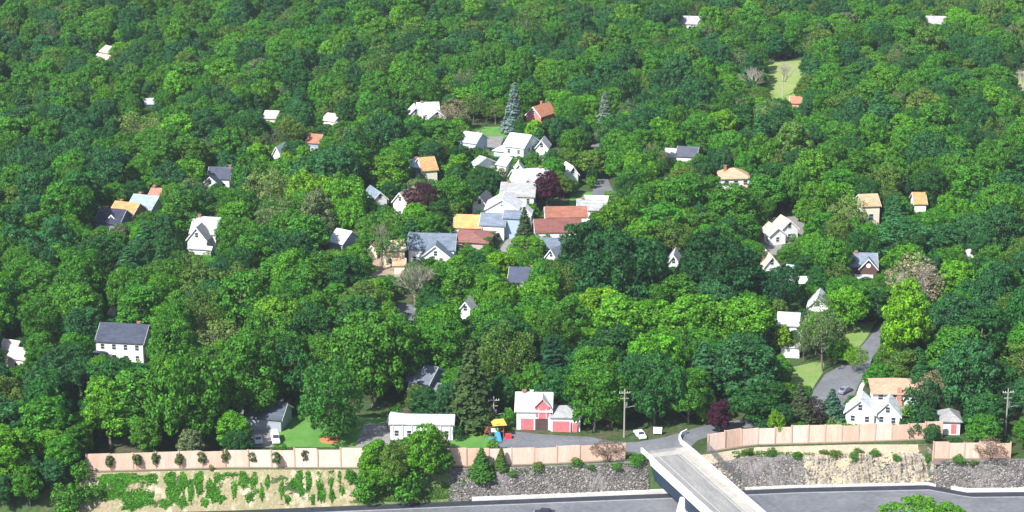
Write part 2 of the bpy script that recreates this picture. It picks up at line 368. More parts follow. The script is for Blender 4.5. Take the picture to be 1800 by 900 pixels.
    if win:
        rows_ = rows if rows else max(1, int(h/2.6))
        for side in ('f', 'r', 'l'):
            L = w if side == 'f' else d; n = max(1, int(L/2.7))
            for rr in range(rows_):
                zz = z0+1.55+rr*2.7
                if zz > z0+h-.55: continue
                for i in range(n):
                    o = (i+.5)/n*L-L/2
                    if side == 'f' and rr == 0 and door and i == n//2: continue
                    if side == 'f': window(root, x+o, y-hd, zz, 'f', *wsize)
                    elif side == 'r': window(root, x+hw, y+o, zz, 'r', *wsize)
                    else: window(root, x-hw, y+o, zz, 'l', *wsize)
        if kind == 'front' and rise > 2: window(root, x, y-hd, z0+h+rise*.36, 'f', *wsize)
    if door:
        n = max(1, int(w/2.7)); o = (n//2+.5)/n*w-w/2
        dd = MB().box(x+o-.5, x+o+.5, y-hd-.05, y-hd+.05, z0+.1, z0+2.15).build('door', mat('door_paint', (.10, .05, .04), (.07, .04, .04), 2), root)
        MB().box(x+o+.32, x+o+.40, y-hd-.12, y-hd-.052, z0+1.0, z0+1.12).build('handle', METAL, dd)
def garage_door(root, x, y, z, w, h, m, label=None):
    g = MB().box(x-w/2, x+w/2, y-.06, y+.05, z, z+h)
    o = g.build('garage_door', m, root)
    f = MB()
    for i in range(1, 4): f.box(x-w/2, x+w/2, y-.075, y-.062, z+h*i/4-.02, z+h*i/4+.02)
    f.build('panel_seam', m, o)
    t = MB().box(x-w/2-.14, x-w/2, y-.09, y+.04, z, z+h+.14).box(x+w/2, x+w/2+.14, y-.09, y+.04, z, z+h+.14).box(x-w/2, x+w/2, y-.09, y+.04, z+h, z+h+.14)
    t.build('door_frame', TRIM, o)
    if label: o['label'] = label
    return o
def house(label, u, ve, wpx, d, h, rise, yaw, kind, rc, wc, vis=8, clip=None, shady=False, cat='house', name='house', extra=None, lm=None, z=0.0, noclear=False, **kw):
    """u, ve: photo pixel of the middle of the eave line on the side towards the camera"""
    P = at(u, ve, z+h); s = F/proj(P)[2]; wm_ = wpx/s; a = R(yaw)
    if kind == 'front' and False: pass
    c = Vector((P.x - math.sin(a)*d/2, P.y + math.cos(a)*d/2, z))
    root = thing(name, label, cat, c, a)
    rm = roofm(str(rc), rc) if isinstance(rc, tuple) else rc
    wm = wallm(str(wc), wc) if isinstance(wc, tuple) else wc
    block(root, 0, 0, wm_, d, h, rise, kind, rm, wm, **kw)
    M = Matrix.Translation(c) @ Matrix.Rotation(a, 4, 'Z')
    pts = [proj(M @ Vector((sx*wm_/2, sy*d/2, zz))) for sx in (-1, 1) for sy in (-1, 1) for zz in (h,)]
    pts += [proj(M @ Vector(p)) for p in ([(-wm_/2, 0, h+rise), (wm_/2, 0, h+rise)] if kind == 'side' else [(0, -d/2, h+rise), (0, d/2, h+rise)] if kind == 'front' else [(0, 0, h+rise)])]
    u0, u1 = min(p[0] for p in pts), max(p[0] for p in pts); v0 = min(p[1] for p in pts)
    if clip: r_ = clip
    else: r_ = (u0+1, v0, u1-1, ve+vis)
    if r_[3] < 560 and r_[2]-r_[0] > 14:      # the village: crowns overlap the lower walls and a corner
        wd, hh = r_[2]-r_[0], r_[3]-r_[1]; q = random.random(); r_ = (r_[0]+wd*(.07 if q < .5 else 0), r_[1], r_[2]-wd*(.07 if q >= .5 else 0), r_[3]-hh*.10)
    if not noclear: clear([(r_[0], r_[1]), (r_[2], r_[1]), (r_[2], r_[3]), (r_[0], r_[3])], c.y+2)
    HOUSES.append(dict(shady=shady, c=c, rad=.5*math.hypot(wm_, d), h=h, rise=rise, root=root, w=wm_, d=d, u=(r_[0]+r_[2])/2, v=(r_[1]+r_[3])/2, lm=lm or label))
    if extra: extra(root, wm_, d, h, rm, wm)
    return root
W_ = (.80, .80, .79); CRM = (.74, .66, .52); DK = (.055, .062, .085); BL = (.13, .16, .20); GR = (.30, .30, .29); LG = (.50, .51, .52)
OR = (.54, .31, .14); TN = (.52, .34, .21); RD = (.42, .16, .10); MAR = (.30, .14, .12)
PINK = mat('red_door_paint', (.70, .18, .19), (.60, .13, .15), 1.2, rough=.6, fine=.06)

# --- foreground
def ex_col(r, w, d, h, rm, wm):
    block(r, -w/2-.2, -d/2-1.2, 5.0, 2.6, 2.6, .9, 'hip', rm, wm, win=False)
    MB().box(-w/2-.15, -w/2+.0, -d/2-.12, -d/2-.02, 0, h).build('corner_board', TRIM, r); MB().box(w/2-.2, w/2+.06, -d/2-.12, -d/2-.02, 0, h-.1).build('corner_board', TRIM, r)
house('white two-storey colonial house with dark slate roof left of centre wood', 210, 601, 84, 9, 5.6, 3.1, -9, 'side', (.075, .085, .12), W_, vis=20, extra=ex_col, door=True, lm='the white colonial house', clip=(166, 566, 262, 625))
def ex_ranch(r, w, d, h, rm, wm):
    MB().box(-w/2+1, w/2-1, -d/2-1.1, -d/2-.06, .0, .35).build('step', CONC, r)
    for sx in np.linspace(-w/2+.6, w/2-.6, 7): MB().box(sx-.06, sx+.06, -d/2-.24, -d/2-.14, 0, h-.12).build('porch_post', TRIM, r)
house('long low white ranch house with pale roof on green lawn behind noise barrier', 741, 746, 110, 5.6, 3.7, 1.2, -2, 'side', LG, W_, vis=25, extra=ex_ranch, over=.3, door=True, lm='the white ranch house', clip=(686, 722, 797, 752))
clear([(686, 750), (730, 750), (715, 762), (700, 772), (686, 772)], at(741, 772).y+4)
def ex_barn(r, w, d, h, rm, wm):
    garage_door(r, -w/2+2.5, -d/2, .05, 3.1, 2.7, PINK); garage_door(r, w/2-2.1, -d/2, .05, 3.1, 2.7, mat('dark_door', (.10, .06, .06), (.07, .05, .05), 1.5), 'dark brown open garage door')
    # loft dormer with red doors
    dm = MB(); x0 = 2.0; zb, zt, zp = h-1.5, h+1.2, h+2.8
    dm.add([(x0-1.5, -d/2-.12, zb), (x0+1.5, -d/2-.12, zb), (x0+1.5, -d/2-.12, zt), (x0, -d/2-.12, zp), (x0-1.5, -d/2-.12, zt), (x0-1.5, 0, zb), (x0+1.5, 0, zb), (x0+1.5, 0, zt), (x0, 0, zp), (x0-1.5, 0, zt)],
           [[0,1,2,3,4],[1,6,7,2],[2,7,8,3],[3,8,9,4],[4,9,5,0],[5,9,8,7,6],[0,5,6,1]])
    dr = dm.build('dormer', PINK, r)
    t = MB()
    for sg in (-1, 1): t.add([(x0+sg*1.9, -d/2-.5, zt-.35), (x0, -d/2-.5, zp+.1), (x0, .2, zp+.1), (x0+sg*1.9, .2, zt-.35), (x0+sg*1.9, -d/2-.5, zt-.15), (x0, -d/2-.5, zp+.3), (x0, .2, zp+.3), (x0+sg*1.9, .2, zt-.15)], [[0,1,2,3],[4,5,6,7],[0,1,5,4],[2,3,7,6],[3,0,4,7]])
    t.build('dormer_roof', rm, dr)
    MB().box(x0-1.1, x0+1.1, -d/2-.2, -d/2-.122, zb-.3, zb+2.1).build('loft_door', PINK, dr)
    MB().box(x0-.9, x0-.8, -d/2-.24, -d/2-.2, zb-.3, zb+2.1).build('door_trim', TRIM, dr); MB().box(x0+.8, x0+.9, -d/2-.24, -d/2-.2, zb-.3, zb+2.1).build('door_trim', TRIM, dr)
    # garage wing
    block(r, w/2+3.35, -1.1, 6.6, d-1, 3.4, 1.7, 'hip', roofm('wing', (.36, .37, .38)), wm, win=False)
    garage_door(r, w/2+2.4, -1.1-d/2, .05, 3.9, 2.6, PINK); 
    MB().box(w/2+5.0, w/2+6.0, -1.16-d/2, -1.05-d/2, .05, 2.25).build('door', PINK, r)
    MB().box(-.9, -.3, -.3, .3, h+2.7, h+3.4).box(-1.0, -.2, -.4, .4, h+3.402, h+3.5).build('cupola', TRIM, r)
house('white barn garage with red doors, red gabled dormer and hipped side wing', 938, 722, 60, 7.5, 4.6, 2.9, -3, 'side', (.60, .61, .61), W_, vis=32, extra=ex_barn, win=False, name='barn_garage', cat='garage', lm='the white barn garage with red doors', clip=(906, 688, 1022, 768))
def ex_dark(r, w, d, h, rm, wm): block(r, w/2+2, -1.5, 5, 6, 2.8, 1.5, 'side', rm, wm)
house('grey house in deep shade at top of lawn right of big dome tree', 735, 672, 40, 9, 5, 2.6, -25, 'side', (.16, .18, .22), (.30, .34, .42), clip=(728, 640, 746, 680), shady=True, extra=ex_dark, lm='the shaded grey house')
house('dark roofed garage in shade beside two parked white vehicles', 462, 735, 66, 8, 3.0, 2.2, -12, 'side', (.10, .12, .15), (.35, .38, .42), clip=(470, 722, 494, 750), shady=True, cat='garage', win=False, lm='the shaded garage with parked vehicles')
house('small white shed with bluish roof tucked behind left end of ranch house', 694, 741, 22, 4, 2.2, 1.2, -20, 'side', (.40, .45, .55), W_, clip=(672, 714, 700, 735), cat='shed', name='shed', win=False)
def ex_wb(r, w, d, h, rm, wm):
    block(r, w/2+2.9, .8, 5.4, 5, 2.9, 2.9, 'front', rm, wm, over=.5)
    block(r, -w/2-1.2, 1.5, 3, 4, 2.2, .6, 'side', rm, wm, win=False)
house('bright white gable-fronted house right behind the right noise barrier', 1512, 724, 50, 5, 3.2, 2.9, -14, 'front', (.74, .75, .76), W_, vis=18, extra=ex_wb, lm='the white gable-fronted house behind the barrier', clip=(1480, 690, 1570, 742), over=.5)
def ex_st(r, w, d, h, rm, wm):
    ch = MB(); x0 = -.3; y0 = -d/2-.45
    ch.box(x0-1.6, x0+1.6, y0-.35, y0+.42, 0, 2.2)
    ch.add([(x0-1.6, y0-.35, 2.2), (x0+1.6, y0-.35, 2.2), (x0+1.6, y0+.42, 2.2), (x0-1.6, y0+.42, 2.2), (x0-.5, y0-.1, 3.6), (x0+.5, y0-.1, 3.6), (x0+.5, y0+.42, 3.6), (x0-.5, y0+.42, 3.6)], [[0,1,5,4],[1,2,6,5],[2,3,7,6],[3,0,4,7],[4,5,6,7]])
    ch.box(x0-.5, x0+.5, y0-.1, y0+.42, 3.6, h+1.6)
    ch.build('chimney', mat('pink_brick', (.52, .24, .17), (.44, .20, .15), 2.5, fine=.2), r)
house('white stucco house with tan hipped roof and pink brick chimney', 1583, 692, 92, 9, 5.2, 2.2, -4, 'hip', (.52, .34, .23), W_, vis=28, extra=ex_st, lm='the stucco house with tan hipped roof', over=.6, rows=2, wsize=(1.1, 1.2), clip=(1536, 668, 1626, 712))
def ex_g2(r, w, d, h, rm, wm): MB().box(w/2-2.0, w/2-.8, -d/2-.06, -d/2+.05, .3, 2.5).build('door', PINK, r)
house('small white garage with grey roof and red door at end of barrier', 1672, 741, 32, 6, 3.2, 1.8, -4, 'hip', (.34, .33, .33), W_, vis=22, extra=ex_g2, cat='garage', win=False, lm='the small garage at the barrier end', clip=(1657, 727, 1690, 766))
# --- right side
def ex_10(r, w, d, h, rm, wm):
    block(r, 1.5, -4.5-d/2+2, 6, 4, 3.4, 1.0, 'side', rm, wm)
    block(r, -w/2-1, -d/2-1, 3, 3, 2.6, .8, 'side', rm, wm)
    MB().box(-1, 3.5, -d/2-9.5, -d/2-5.5, 0, 2.6).build('garage_wing', wm, r); MB().box(-1.3, 3.8, -d/2-9.8, -d/2-5.2, 2.604, 2.85).build('porch_roof', rm, r)
house('white flat-gabled house half hidden left of grey-green tree by the street', 1385, 572, 34, 8, 5.2, 2.0, -10, 'side', LG, W_, clip=(1368, 550, 1398, 576), extra=ex_10, lm='the white house left of the street')
clear([(1366, 586), (1390, 586), (1392, 628), (1366, 628)], at(1385, 640).y+6)
def ex_11(r, w, d, h, rm, wm):
    block(r, 1.0, -d/2-.6, 4.6, 2.2, h, 2.6, 'front', rm, mat('brown_shingle', (.13, .07, .065), (.09, .05, .05), 2), win=False)
    MB().tube((1.0, -d/2-1.72, h+.7), (1.0, -d/2-1.80, h+.7), .62, n=16).build('round_window', TRIM, r)
    block(r, -.3, -d/2-2.2, w*.62, 2.4, 2.4, .5, 'side', roofm('11b', (.5, .5, .5)), wallm('w', W_), win=False)
house('blue roofed house with dark brown gable and round white window', 1519, 468, 44, 7, 4.8, 2.6, -4, 'side', (.22, .26, .32), (.15, .09, .085), vis=18, extra=ex_11, win=False, lm='the brown gabled house', clip=(1498, 447, 1541, 486))
house('tall cream house with orange tan roof beside hazy green tree', 1532, 362, 30, 8, 7.6, 2.4, 8, 'side', TN, CRM, clip=(1516, 340, 1540, 400), rows=2, wsize=(1.3, 1.8), lm='the tall cream house', noclear=False)
house('sliver of orange roofed house seen between trees at right', 1618, 358, 20, 7, 5, 2.4, 0, 'side', OR, W_, clip=(1613, 346, 1624, 374), lm='the sliver of orange roofed house')
def ex_14(r, w, d, h, rm, wm): block(r, 2.5, -d/2-1.2, 5, 3, 2.8, .8, 'side', rm, wm)
house('white two-storey house with pale orange hipped roof and dark windows', 1294, 314, 50, 9, 5.6, 2.4, 5, 'hip', (.54, .37, .24), W_, vis=22, extra=ex_14, rows=2, wsize=(1.3, 1.4), lm='the white house with pale orange roof', clip=(1269, 293, 1318, 338))
def ex_15(r, w, d, h, rm, wm): block(r, -w/2-3.5, 1, 7, 7, 3.2, 2, 'side', roofm('15', LG), wm)
house('white house with dark grey roof and pale roofed left wing', 1206, 275, 34, 8, 4.2, 2.2, -14, 'side', (.11, .12, .15), W_, vis=10, extra=ex_15, lm='the white house with dark grey roof', clip=(1172, 258, 1224, 284))
def ex_16(r, w, d, h, rm, wm): block(r, -w/2-2, -2, 5, 6, 3, 2, 'front', rm, wm)
house('white house with small pinkish roof and curved drive and tiny lawn', 1388, 402, 32, 6, 3.8, 2.4, 18, 'front', (.66, .48, .40), W_, vis=14, extra=ex_16, lm='the white house with curved drive', clip=(1372, 382, 1414, 412))
def mk_wall(u0, v0, u1, v1, h, lab):
    a, b = at(u0, v0), at(u1, v1); n = Vector((-(b-a).y, (b-a).x, 0)).normalized()*.15
    m = MB(); m.prism([(a-n).xy, (b-n).xy, (b+n).xy, (a+n).xy], 0, h); o = m.build('garden_wall', WHITE, None)
    tag(o, lab, 'wall'); return o
mk_wall(1333, 421, 1342, 398, 1.3, 'low white garden wall on left of curved drive'); mk_wall(1346, 390, 1372, 389, 1.3, 'low white garden wall behind tiny lawn in curved drive')
clear([(1331, 421), (1331, 400), (1345, 388), (1372, 386), (1372, 410), (1350, 425)], at(1350, 425).y)
house('small white gabled cottage with orange roof edge below curved drive', 1357, 467, 27, 7, 3.4, 2.6, 10, 'front', (.70, .52, .40), W_, clip=(1345, 455, 1370, 479), lm='the white cottage below the curved drive')
house('small white gabled house peeping out between two big dark trees', 1184, 464, 22, 7, 4.4, 2.4, -8, 'front', LG, W_, clip=(1174, 450, 1195, 471), lm='the white gable between the dark trees')
house('pale house half screened by grey twiggy tree above the street', 1437, 540, 34, 8, 4.6, 2.4, -12, 'front', (.55, .60, .63), W_, clip=(1420, 524, 1444, 544), lm='the screened pale house')
house('tiny white shed among shrubs above the white street house', 1413, 497, 14, 4, 2.4, 1.0, 0, 'side', W_, W_, clip=(1408, 491, 1419, 499), cat='shed', name='shed', win=False)
house('pale shed with bluish roof right of orange edged cottage', 1390, 480, 18, 5, 2.8, 1.4, -20, 'side', (.5, .55, .6), W_, clip=(1385, 470, 1398, 484), cat='shed', name='shed', win=False)
# --- left side
def ex_20(r, w, d, h, rm, wm):
    block(r, -.4, -d/2-2.0, 5.6, 4.4, h-.6, 3.4, 'front', roofm('20b', (.30, .29, .31)), wm)
    block(r, .8, -d/2-4.8, 6.5, 1.6, 2.5, .5, 'side', rm, wm, win=False)
house('white steep-gabled house with pale grey roof and front cross gable', 357, 410, 46, 8, 5.4, 3.6, -12, 'side', (.44, .45, .46), W_, vis=34, extra=ex_20, lm='the white steep-gabled house', clip=(332, 390, 381, 446))
def ex_21(r, w, d, h, rm, wm): block(r, .8, -1.8, 1.7, 2.4, h+1.2, .9, 'front', rm, wallm('w', W_), z0=0, over=.2, win=False); window(r, .8, -3.0, h+.75, 'f')
house('dark blue roofed house with white dormer, front of row of four', 188, 392, 46, 9, 4.0, 3.0, -18, 'side', (.055, .06, .09), (.20, .22, .28), vis=8, extra=ex_21, lm='the dark blue roofed house with dormer', clip=(163, 371, 212, 400))
house('house with bright orange roof between dark blue and grey roofed houses', 211, 379, 46, 9, 4.2, 2.8, -22, 'side', OR, (.55, .18, .16), vis=6, clip=(184, 358, 233, 384), lm='the orange roofed house in the row')
house('house with pale grey-green roof right of the orange roofed one', 244, 367, 46, 10, 4.4, 2.8, -20, 'side', (.33, .40, .41), W_, vis=8, clip=(222, 347, 270, 376), lm='the grey-green roofed house')
house('house with salmon red roof, farthest of the row of four', 272, 352, 30, 9, 4.2, 2.4, -16, 'side', (.50, .22, .17), (.6, .5, .42), vis=2, clip=(256, 335, 280, 352), lm='the salmon roofed house', chim=[(-2, 0, .8)])
def ex_25(r, w, d, h, rm, wm): block(r, -w/2+1.5, -d/2-1.6, 6, 4.4, 2.7, 2.6, 'front', rm, wallm('w', W_))
house('dark navy roofed house with white gabled front porch at left', 384, 314, 38, 8, 3.8, 2.6, -5, 'side', (.09, .10, .14), W_, vis=8, extra=ex_25, lm='the navy roofed house with white porch', clip=(352, 298, 402, 326), chim=[(3, 0, .7)])
house('tiny white triangular gable poking out of wood at centre left', 486, 272, 16, 6, 5, 2.6, -20, 'front', (.6, .62, .64), W_, clip=(478, 262, 492, 277), lm='the tiny white gable', win=False)
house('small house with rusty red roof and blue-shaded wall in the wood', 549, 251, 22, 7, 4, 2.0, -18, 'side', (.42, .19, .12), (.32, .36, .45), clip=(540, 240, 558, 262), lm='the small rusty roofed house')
def ex_28(r, w, d, h, rm, wm): block(r, w/2+1, -3, 6, 4, 3, 1, 'side', rm, wm, win=False)
house('cream building with pale terraces half lost in the upper wood', 577, 212, 24, 7, 4.4, 1.6, -30, 'side', (.60, .54, .48), CRM, clip=(566, 204, 594, 222), extra=ex_28, lm='the cream building in the upper wood')
house('grey roof sliver deep in the wood above the tiny gable', 474, 208, 22, 7, 4, 1.8, -10, 'side', (.48, .46, .47), CRM, clip=(466, 202, 484, 210), lm='the grey roof sliver')
def ex_52(r, w, d, h, rm, wm): block(r, 3.5, -6.5, 7, 4, 3, 1.2, 'side', roofm('52', (.62, .45, .38)), wm, win=False)
house('pinkish house with dark side in clearing at upper left', 183, 92, 22, 7, 4.2, 1.8, -38, 'side', (.60, .45, .42), (.5, .40, .38), clip=(168, 80, 196, 107), extra=ex_52, lm='the pinkish house at upper left')
house('tiny white roofed house below the upper left clearing', 264, 183, 14, 5, 4, 1.4, 20, 'side', LG, W_, clip=(257, 177, 270, 187), lm='the tiny white house left')
house('tiny white shed in trees above the white colonial house', 195, 550, 10, 3, 2.4, 1.0, 0, 'front', W_, W_, clip=(191, 545, 201, 553), cat='shed', name='shed', win=False)
def ex_54(r, w, d, h, rm, wm): block(r, -4, 1.5, 4, 4, 4.4, 1.6, 'side', rm, wm, win=False)
house('cream house with tan roof at left edge of the wood', 28, 630, 34, 6, 3.4, 1.6, -22, 'side', (.62, .54, .46), (.75, .7, .62), clip=(10, 618, 46, 638), extra=ex_54, lm='the cream house at the left edge')
# --- village
def ex_29(r, w, d, h, rm, wm):
    block(r, -w/2-1, -1.5, 5, 6, h, 2.4, 'front', rm, wm); block(r, 2.5, -d/2-1.5, 5.5, 4, 5.5, 2.2, 'front', rm, wm)
house('large white house with many pale roofs behind grey-tan tree', 754, 200, 36, 8, 6, 3, 8, 'side', (.66, .67, .70), (.72, .70, .66), extra=ex_29, vis=14, clip=(729, 180, 774, 206), lm='the large white house behind the tan tree')
house('red barn-like house with white-edged gable and orange-red roof', 938, 203, 31, 9, 4.6, 3.0, -36, 'front', (.50, .22, .13), (.62, .20, .19), vis=12, lm='the red barn-like house', clip=(922, 186, 968, 214), chim=[(-1.2, 2, .6)])
house('white house with tan and blue-white roof left of driveway', 822, 250, 32, 8, 4.4, 2.4, -28, 'side', (.60, .62, .66), (.55, .62, .7), vis=6, lm='the white house left of the driveway', clip=(805, 232, 838, 256))
def ex_32(r, w, d, h, rm, wm): block(r, -w/2-2.4, -1, 4.6, 5, 3.2, 1.6, 'hip', rm, wallm('mint', (.50, .68, .62)), win=False)
house('mint white two-storey gabled house with small mint annex', 903, 258, 38, 11, 5.8, 3.0, -26, 'side', (.72, .74, .74), (.66, .78, .74), vis=20, extra=ex_32, lm='the mint house', clip=(878, 232, 928, 276))
house('small white gable wall half hidden right of the mint house', 952, 260, 22, 6, 4.6, 2.4, -10, 'front', LG, W_, clip=(942, 248, 958, 270), lm='the small white gable right of the mint house')
def ex_34(r, w, d, h, rm, wm): pass
house('tall house end with orange roof left of round green tree', 756, 299, 26, 9, 5.0, 3.0, 18, 'side', OR, (.8, .74, .6), clip=(746, 276, 766, 316), lm='the tall orange roofed house end')
house('dark navy roof in shade left of tall orange roofed house', 725, 300, 34, 8, 4, 2.6, -35, 'side', (.05, .06, .11), (.2, .24, .34), shady=True, clip=(724, 286, 744, 306), lm='the dark navy shaded roof')  # only shade lies here; dark roof and wall colours stand in for it
house('small white gable in trees right of the church-like roofs', 1007, 306, 20, 6, 4.4, 2.4, 20, 'front', W_, W_, clip=(998, 291, 1018, 310), lm='the small white gable to the right')
house('small pale roof wedge below mint annex', 881, 290, 20, 6, 3.6, 2.0, -38, 'side', LG, W_, clip=(872, 282, 890, 297), lm='the pale roof wedge')
house('little white house between pale wedge and white hall', 912, 298, 15, 5, 3.6, 1.8, 0, 'front', W_, W_, clip=(904, 290, 920, 302), lm='the little white house')
house('house with slim grey-blue roof strip by round tree', 832, 290, 14, 8, 4, 2, -50, 'side', (.45, .5, .55), W_, clip=(826, 277, 838, 292), lm='the slim grey-blue roof')
def ex_37(r, w, d, h, rm, wm): block(r, -3.0, -d/2-1.5, 6.0, 5, h-.5, 2.6, 'front', rm, wm)
house('white hall with broad white roof behind the grey roofed house', 938, 320, 62, 9, 5.0, 3.0, 14, 'side', (.60, .60, .61), W_, vis=6, extra=ex_37, lm='the white roofed hall', clip=(906, 298, 966, 324))
house('white building with broad mid grey roof in village centre', 909, 345, 58, 10, 5.6, 2.8, -6, 'side', (.36, .36, .36), W_, vis=16, lm='the grey roofed village building', clip=(879, 322, 944, 362))
def ex_39(r, w, d, h, rm, wm):
    block(r, w/2+1.8, -1, 3.5, 4, h-1.5, 1.6, 'front', rm, wm, win=False)
    MB().box(-.06, .06, -d/2-.13, -d/2-.03, h+.5, h+2.0).box(-.5, .5, -d/2-.12, -d/2-.03, h+1.2, h+1.32).build('gable_cross', METAL, r)
house('big bright white gable-fronted building, tallest of the village', 882, 368, 58, 9, 7.2, 2.9, -6, 'front', (.66, .66, .67), W_, vis=10, extra=ex_39, win=False, lm='the big white gable', clip=(850, 342, 914, 376))
house('small white gabled house with dark roof left of big gable', 843, 360, 26, 7, 4.2, 2.6, -16, 'front', (.15, .15, .17), W_, clip=(831, 345, 857, 372), lm='the small white house with dark roof', vis=12)
house('cream house with bright orange-yellow roof beside the blue roofed one', 821, 400, 46, 8, 3.6, 2.6, -6, 'side', (.60, .37, .15), W_, vis=10, lm='the orange-yellow roofed house', clip=(796, 375, 846, 408))
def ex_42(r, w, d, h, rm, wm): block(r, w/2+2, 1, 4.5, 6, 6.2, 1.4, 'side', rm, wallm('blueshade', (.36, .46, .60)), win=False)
house('white house with slate blue roof under the big white gable', 865, 396, 42, 8, 4.4, 2.4, -8, 'side', (.20, .24, .30), W_, vis=12, extra=ex_42, lm='the slate blue roofed house', clip=(846, 378, 900, 412))
house('low wide building with maroon roof below orange-yellow roof', 826, 426, 62, 12, 3.0, 1.4, -10, 'hip', MAR, (.5, .4, .36), vis=3, lm='the low maroon roofed building', clip=(800, 410, 850, 430), win=False)
def ex_44(r, w, d, h, rm, wm): block(r, 1.6, -d/2-1.8, 8.5, 4.6, h-1.2, 3.4, 'front', rm, wm)
house('long blue-grey roofed house with wide white front gable', 758, 438, 80, 9, 4.4, 3.2, -4, 'side', (.17, .21, .26), W_, vis=16, extra=ex_44, lm='the blue-grey roofed house with white gable', clip=(719, 409, 801, 456))
house('small white gabled house with blue-grey roof, left of tan one', 668, 350, 26, 8, 4.2, 2.2, 24, 'front', (.22, .28, .34), W_, vis=8, clip=(657, 336, 688, 358), lm='the small blue-grey roofed house')
house('white house with tan roof left of the purple beech', 703, 355, 28, 8, 5.0, 2.8, -28, 'front', (.52, .42, .34), (.75, .71, .65), vis=16, clip=(686, 335, 718, 372), lm='the tan roofed house by the purple beech')
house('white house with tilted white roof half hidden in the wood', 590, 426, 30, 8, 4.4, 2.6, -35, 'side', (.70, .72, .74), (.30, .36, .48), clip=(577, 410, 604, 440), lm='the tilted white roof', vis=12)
house('pale yellow house glimpsed between trunks of the pale barked tree', 694, 440, 36, 8, 4.6, 1.6, 10, 'side', (.72, .58, .36), (.80, .70, .45), clip=(680, 426, 712, 446), lm='the pale yellow house')
house('small white shed with orange roof left of blue-grey roofed house', 702, 466, 18, 4, 2.6, 1.2, 0, 'side', (.6, .35, .22), CRM, clip=(696, 460, 712, 474), cat='shed', name='shed', win=False)
house('small cream garage with pink roof at left of the pale yellow house', 654, 440, 16, 5, 2.6, 1.4, -10, 'front', (.6, .36, .28), CRM, clip=(648, 432, 660, 442), cat='garage', win=False)
def ex_49(r, w, d, h, rm, wm):
    block(r, 3.0, d/2+3.55, w-1, 7.0, h+1.5, 2.2, 'side', roofm('49b', (.34, .145, .10)), wm, win=False, over=.25)
    MB().box(-w/2+.2, w/2-.2, -d/2-.04, -d/2+.0, h-1.1, h-.25).build('fascia', TRIM, r)
house('long building with big brown-red two-level roof and white wall in village', 982, 408, 80, 10, 4.0, 2.4, 3, 'side', (.23, .10, .085), W_, vis=12, extra=ex_49, lm='the long red roofed building', clip=(944, 370, 1030, 416), win=False)
house('low building with blue-grey roof in front of long red roof', 978, 437, 52, 8, 3.0, 1.8, -4, 'side', (.17, .20, .26), W_, vis=6, lm='the low blue-grey roofed building', clip=(948, 420, 1000, 436))
house('small gable with blue-grey roof at lower edge of village', 969, 452, 22, 7, 3.2, 2.2, -35, 'front', (.2, .24, .30), W_, clip=(962, 438, 982, 456), lm='the small blue-grey gable')
house('white flat-roofed building behind the grey roof right of red roof', 1046, 356, 42, 7, 5.2, .2, -6, 'flat', W_, W_, clip=(1026, 345, 1066, 352), lm='the white flat-roofed building')
house('grey roofed house between red roof and white flat-roofed building', 1036, 369, 42, 7, 3.6, 2.2, -6, 'side', (.36, .36, .37), W_, vis=1, clip=(1014, 352, 1056, 370), lm='the grey roofed house right of the red roof')
house('dark navy roof among trees below the village centre', 918, 496, 48, 8, 3.8, 2.8, -8, 'side', (.09, .10, .15), (.5, .5, .5), clip=(890, 472, 936, 494), lm='the dark navy roof below the village')
house('white gable glimpsed in the wood below the village', 818, 548, 28, 7, 4.6, 2.6, -14, 'front', (.5, .5, .52), W_, clip=(806, 534, 834, 554), lm='the white gable in the lower wood')
house('grey roofed house with white end wall at the top right', 1214, 42, 34, 8, 4, 2.4, -10, 'side', (.42, .40, .42), W_, clip=(1200, 30, 1228, 44), lm='the grey roof near the top')
house('grey roofed white house near top right corner of the wood', 1646, 42, 34, 8, 4, 2.4, -10, 'side', (.42, .40, .42), W_, clip=(1632, 30, 1660, 44), lm='the grey roof near the top right corner')
house('little red roofed hut at foot of the upper meadow', 1398, 181, 18, 5, 3, 1.6, -12, 'side', (.50, .22, .14), (.5, .3, .2), clip=(1391, 173, 1405, 184), lm='the little red roofed hut', win=False, cat='hut', name='hut')
house('pinkish roof sliver in far wood at right', 1704, 452, 14, 5, 3, 1.4, -10, 'side', (.55, .50, .50), CRM, clip=(1698, 446, 1710, 452), lm='the pinkish roof sliver', win=False)

